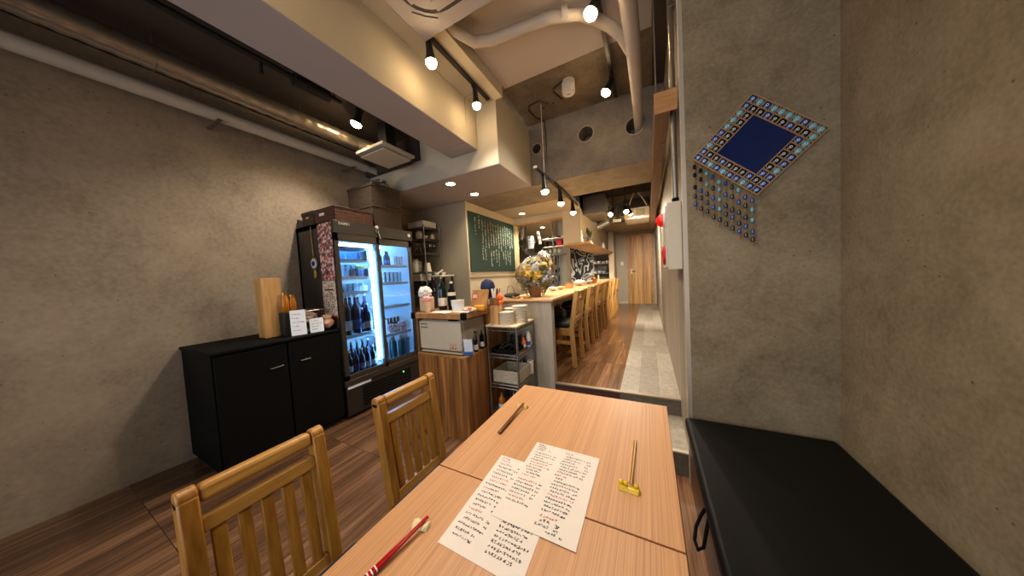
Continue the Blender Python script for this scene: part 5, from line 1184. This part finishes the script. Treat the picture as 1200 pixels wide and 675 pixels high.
# fix the stem of the lamp above the fridge to its own plate
# corridor lamps on a short cross track
tc_ = thing('lamp_bar','short black lamp bar under the corridor ceiling pit','track',(-.40,5.0,2.5))
obj('bar', MB().bar((-.56,5.0,2.42),(-.27,5.0,2.42),.03,.03), M['lamp_body'], tc_)
for x in (-.52,-.32): obj('hanger', MB().tube([(x,5.0,2.43),(x,5.0,2.975)],.01,8), M['lamp_body'], tc_)
obj('junction_box', MB().cbox((-.42,5.05,2.345),(.06,.05,.10)), M['lamp_body'], tc_, bevel=.006); 
for k,(x,y,d,w) in enumerate([(-.51,4.96,(-.3,-.5,-.8),40),(-.33,4.95,(.2,-.5,-.7),40),(-.27,5.04,(.2,.75,-.8),210)]):
    lamp('black corridor spot lamp on the short bar, %s from the left' % ORD[k],(x,y,2.403),d,.17,.04,w,group='corridor spot lamps')
cn = thing('hanging_foil_lamp','silver cylinder lamp hanging below the corridor lamp bar','lamp',(-.62,4.85,2.2))
obj('cylinder', MB().tube([(-.80,5.08,2.10),(-.60,5.08,2.17)],.05,18), M['alu'], cn); obj('arm', MB().tube([(-.62,5.08,2.18),(-.60,5.06,2.35),(-.585,5.03,2.43)],.01,8), M['lamp_body'], cn)
pj = thing('projector_unit','dark unit with white front under the corridor lamp bar','unit',(-.42,4.9,2.1))
obj('body', MB().cbox((-.43,5.0,2.165),(.17,.16,.10),.2), M['lamp_body'], pj, bevel=.01); obj('front', MB().cbox((-.452,4.915,2.145),(.13,.012,.05),.2), M['vent_white'], pj, bevel=.004); obj('mount', MB().tube([(-.42,5.03,2.21),(-.42,5.04,2.292)],.014,8), M['lamp_body'], pj)
# downlights
def down(label, x, y, z, w=24, col=(1,.86,.62)):
    t = thing('downlight', label, 'downlight', (x,y,z), 'recessed downlights')
    obj('ring', MB().lathe((x,y,z),[(.062,-.001),(.062,-.006),(.05,-.008),(.05,-.001)],24), M['white'], t)
    obj('lens', MB().lathe((x,y,z),[(.049,-.002),(.04,-.006),(.01,-.008)],20), M['down_glow'], t)
    spot((x,y,z-.03),(x,y,0),w,col,2.2,.6,.04)
down('recessed downlight under the bulkhead, nearer one',-2.01,2.484,2.414,13)
down('recessed downlight under the bulkhead, farther one',-2.01,2.965,2.414,12)
down('recessed downlight in the ceiling before the kitchen opening',-1.99,4.40,2.417,26)
down('recessed downlight inside the kitchen',-2.20,6.0,2.417,70)
down('added recessed downlight just inside the kitchen opening',-1.95,5.0,2.417,22)  # added behind the lintel to brighten the kitchen
down('recessed downlight over the far kitchen',-1.75,7.6,2.417,90)

# ------------------------------------------------------------------ ceiling air conditioner
ac = thing('air_conditioner','square ceiling cassette air conditioner at the top of the photo','air conditioner',(-.86,1.0,3.0))
ax0, ax1, ay0, ay1 = -1.335,-.385,.525,1.475; AZ = 2.962
def rr(x0,x1,y0,y1,r,n=6):
    p = []
    for cx,cy,a0 in ((x1-r,y1-r,0),(x0+r,y1-r,PI/2),(x0+r,y0+r,PI),(x1-r,y0+r,3*PI/2)):
        for i in range(n+1): a = a0+PI/2*i/n; p.append((cx+r*math.cos(a),cy+r*math.sin(a)))
    return p
obj('panel', MB().prism([(x,y,AZ) for x,y in rr(ax0,ax1,ay0,ay1,.012)],(0,0,.035)), M['ac'], ac, bevel=.004)
obj('raised_ring', MB().prism([(x,y,AZ-.012) for x,y in rr(ax0+.125,ax1-.125,ay0+.125,ay1-.125,.17)],(0,0,.012)), M['ac'], ac, bevel=.006)
obj('air_slot', MB().prism([(x,y,AZ-.0025) for x,y in rr(ax0+.095,ax1-.095,ay0+.095,ay1-.095,.20)],(0,0,.0025)), M['ac_slot'], ac)
cx, cy = (ax0+ax1)/2, (ay0+ay1)/2
obj('intake_grille', MB().prism([(x,y,AZ-.018) for x,y in rr(ax0+.235,ax1-.235,ay0+.235,ay1-.235,.03)],(0,0,.006)), M['ac'], ac, bevel=.003)
for s in (-1,1):
    obj('louvre_flap', MB().cbox((cx,cy+s*.315,AZ-.0145),(.48,.07,.006),0,.10*s), M['ac'], ac, bevel=.002)
    obj('louvre_flap', MB().cbox((cx+s*.315,cy,AZ-.0145),(.07,.48,.006),0,0,-.10*s), M['ac'], ac, bevel=.002)
for sx in (-1,1):
    for sy in (-1,1): obj('corner_gap', MB().tube([(cx+sx*.27,cy+sy*.38,AZ-.013),(cx+sx*.33,cy+sy*.33,AZ-.013),(cx+sx*.38,cy+sy*.27,AZ-.013)],.004,6), M['ac_slot'], ac)
obj('emblem', MB().cbox((cx+.15,cy+.19,AZ-.0185),(.05,.02,.002)), M['brass'], ac)
obj('body', MB().box(-1.18,-.45,ay0+.08,ay1-.06,AZ+.035,3.12), M['ac_slot'], ac)

# ------------------------------------------------------------------ ducts, pipes and small ceiling parts
pv = thing('insulated_pipe','thick wrapped white pipe running along the ceiling into the concrete beam','pipe',(-.06,1.7,2.95))
main = [(-.085,-1.4,3.0),(-.085,.8,3.0),(-.07,1.6,2.99),(-.055,2.17,2.955),(-.048,2.6,2.90),(-.045,2.95,2.835),(-.045,3.40,2.77)]
obj('main_run', MB().tube(main,[.052,.052,.052,.052,.046,.043,.040],16), M['pvc'], pv)
br = [(-1.22,1.50,3.10),(-1.16,1.60,3.05),(-1.10,1.74,3.055),(-1.0,1.80,3.065),(-.80,1.835,3.07),(-.55,1.87,3.07),(-.36,1.93,3.05),(-.26,2.01,3.03),(-.18,2.08,3.0),(-.12,2.16,2.975),(-.075,2.30,2.95)]
obj('branch', MB().tube(br,[.034,.036,.038,.038,.037,.037,.037,.037,.038,.038,.036],14), M['pvc'], pv)
for q in ((-.80,1.835,3.07),(-.60,1.862,3.07),(-.45,1.885,3.066)): obj('tape_band', MB().tube([Vector(q)-Vector((.02,.003,0)),Vector(q)+Vector((.02,.003,0))],.0392,14), M['ac'], pv)
dc = thing('ceiling_detector','white cylindrical fixture on the raw concrete ceiling','fixture',(-.63,2.66,3.149))
obj('cylinder', MB().lathe((-.635,2.65,3.149),[(.062,0),(.062,-.11),(.056,-.118),(.02,-.118)],28), M['vent_white'], dc)
obj('face', MB().lathe((-.635,2.65,3.03),[(.05,0),(.048,-.002)],24), M['white'], dc); obj('mark', MB().cbox((-.635,2.65,3.0275),(.03,.012,.002)), M['chrome_dark'], dc)
wr = thing('surface_cable','dark surface cable with bends on the raw concrete ceiling','cable',(-.95,2.8,3.14))
obj('cable', MB().tube([(-.66,2.60,3.142),(-.78,2.66,3.142),(-.80,2.70,3.142),(-.76,2.86,3.142)],.006,6), M['lamp_body'], wr)
obj('cable', MB().tube([(-.92,2.84,3.142),(-.98,2.76,3.142),(-1.10,2.78,3.142),(-1.14,2.84,3.142),(-1.12,3.02,3.142),(-1.06,3.14,3.142),(-1.055,3.15,3.0),(-1.055,3.15,2.5)],.006,6), M['lamp_body'], wr)
for p in ((-.76,2.86),(-.92,2.84),(-.86,2.88),(-.98,2.90)): obj('anchor', MB().lathe((p[0],p[1],3.145),[(.010,0),(.008,-.006)],8), M['black'], wr)
wc = thing('wall_cable','thin cable running from the end of the track down the soffit corner','cable',(-1.5,2.2,2.9))
obj('cable', MB().tube([(-1.33,2.15,3.025),(-1.505,2.15,3.022),(-1.505,2.15,2.70)],.0035,6), M['brown_grey'], wc)
vp = thing('vent_panel','square pale exhaust panel hanging from the dark left ceiling','vent',(-2.45,1.97,2.6))
obj('face', MB().prism([(-2.60,1.80,2.604),(-2.245,1.80,2.604),(-2.245,2.135,2.604),(-2.60,2.135,2.604)],(0,0,.014)), M['vent_white'], vp, bevel=.004)
obj('frame', MB().box(-2.63,-2.215,1.77,2.165,2.636,2.665), M['vent_white'], vp, bevel=.004)
obj('throat', MB().box(-2.57,-2.275,1.83,2.105,2.618,2.636), M['ac_slot'], vp)
obj('duct_box', MB().box(-2.48,-2.36,1.93,2.05,2.665,2.975), M['black_matt'], vp)
one('hanging_rod', MB().tube([(.073,1.93,2.348),(.073,1.93,3.136)],.004,8), M['chrome'], 'thin bright rod hanging from the ceiling to the timber boxing end','rod')
sp = thing('spiral_duct','silver spiral duct running along the dark left ceiling','duct',(-2.75,.5,2.78))
m = MB(); k = 150; pts = []; rs = []
for i in range(k+1):
    f = i/k; y = -1.6+f*3.45; pts.append((-2.76+.03*f,y,2.805)); rs.append(.066+(.004 if i%4 < 2 else 0))
obj('duct', m.tube(pts,rs,18), M['alu'], sp)
obj('flex_end', MB().tube([(-2.73,1.85,2.805),(-2.71,1.92,2.80),(-2.68,1.97,2.79),(-2.635,2.0,2.775)],[.066,.07,.068,.064],16), M['alu'], sp, label='crumpled flexible end')
for y in (-.6,.55,1.35): obj('strap', MB().tube([(-2.75,y,2.87),(-2.75,y,2.978)],.006,6).tube([(-2.75+.073*math.cos(a),y,2.805+.073*math.sin(a)) for a in [2*PI*i/16 for i in range(17)]],.004,5), M['chrome_dark'], sp)
wp = thing('white_pipe','pale pipe running along the top of the left concrete wall','pipe',(-3.08,.4,2.7))
wp.name = 'ceiling_pipe'; ORG['ceiling_pipe'] = ORG['white_pipe']
obj('pipe', MB().tube([(-3.06,-1.6,2.735),(-3.06,2.18,2.735)],.05,16), M['pipe_white'], wp); obj('thin_end', MB().tube([(-3.06,2.18,2.735),(-3.06,2.33,2.735)],.04,16), M['vent_white'], wp)
for y in (-.3,.9,2.0): obj('bracket', MB().box(-3.245,-3.0,y-.012,y+.012,2.672,2.684), M['chrome_dark'], wp)
bp = thing('black_pipe','thin dark pipe with valve on the dark left ceiling','pipe',(-2.35,.8,2.9))
obj('pipe', MB().tube([(-2.38,-1.6,2.92),(-2.38,1.5,2.92)],.02,10), M['black_matt'], bp); obj('valve', MB().tube([(-2.38,1.15,2.91),(-2.38,1.40,2.91)],.045,12), M['black_matt'], bp)
obj('hanger', MB().tube([(-2.38,.2,2.92),(-2.38,.2,2.978)],.008,6).tube([(-2.38,1.45,2.92),(-2.38,1.45,2.978)],.008,6), M['black_matt'], bp)
obj('drop', MB().tube([(-2.38,.95,2.92),(-2.38,.95,2.82)],.012,8), M['black_matt'], bp)
# corridor ceiling unit
au = thing('ceiling_duct_unit','beige air unit hanging in the corridor ceiling pit','air unit',(-.1,5.6,2.4))
obj('body', MB().box(-.375,.05,5.52,6.2,2.245,2.445), M['alarm'], au, bevel=.006)
obj('grille', MB().box(-.17,-.03,5.505,5.519,2.285,2.41), M['warmer_side'], au, bevel=.003)
for x in (-.36,.03): obj('hanger_rod', MB().tube([(x,6.15,2.44),(x,6.15,2.978)],.008,6), M['chrome_dark'], au)
obj('duct', MB().prism([(-.47,5.56,2.45),(.05,5.56,2.45),(.02,6.1,2.74),(-.44,6.1,2.74)],(0,.04,.02)), M['warmer_side'], au)
obj('lamp_strip', MB().tube([(-.25,5.51,2.27),(-.25,5.51,2.43)],.02,8), M['vent_white'], au)
for x,dx in ((-.20,-.10),(-.13,.14)): obj('hose', MB().tube([(x,5.54,2.72),(x+dx*.5,5.50,2.6),(x+dx,5.51,2.455)],.010,8), M['pvc'], au)
dx_ = thing('ceiling_duct_box','grey duct box beside the hood in the ceiling pit','duct box',(-.85,5.2,2.6))
obj('box', MB().box(-1.028,-.66,5.0,5.9,2.36,2.66), M['warmer_side'], dx_, bevel=.004); obj('flange', MB().box(-1.028,-.64,4.985,5.0,2.35,2.67), M['chrome_dark'], dx_)

# ------------------------------------------------------------------ fill daylight through the added window and colour management
w = bpy.data.worlds.new('world'); bpy.context.scene.world = w; w.use_nodes = True
w.node_tree.nodes['Background'].inputs[0].default_value = (.95,.96,1,1); w.node_tree.nodes['Background'].inputs[1].default_value = 1.7
pl_ = bpy.data.lights.new('added_window_portal','AREA'); pl_.shape = 'RECTANGLE'; pl_.size = WX1-WX0; pl_.size_y = WZ1-WZ0; pl_.cycles.is_portal = True
po = bpy.data.objects.new('added_window_portal', pl_); C.objects.link(po); po.location = ((WX0+WX1)/2,YB-.11,(WZ0+WZ1)/2); po.rotation_euler = (PI/2,0,0)
s = bpy.context.scene
s.view_settings.view_transform = 'Standard'; s.view_settings.look = 'None'; s.view_settings.gamma = 1; s.view_settings.use_curve_mapping = False
s.view_settings.exposure = 0.9
s.cycles.max_bounces = 8; s.cycles.diffuse_bounces = 5; s.cycles.glossy_bounces = 4; s.cycles.transparent_max_bounces = 16
s.cycles.caustics_reflective = False; s.cycles.caustics_refractive = False; s.cycles.sample_clamp_indirect = 6; s.cycles.sample_clamp_direct = 0
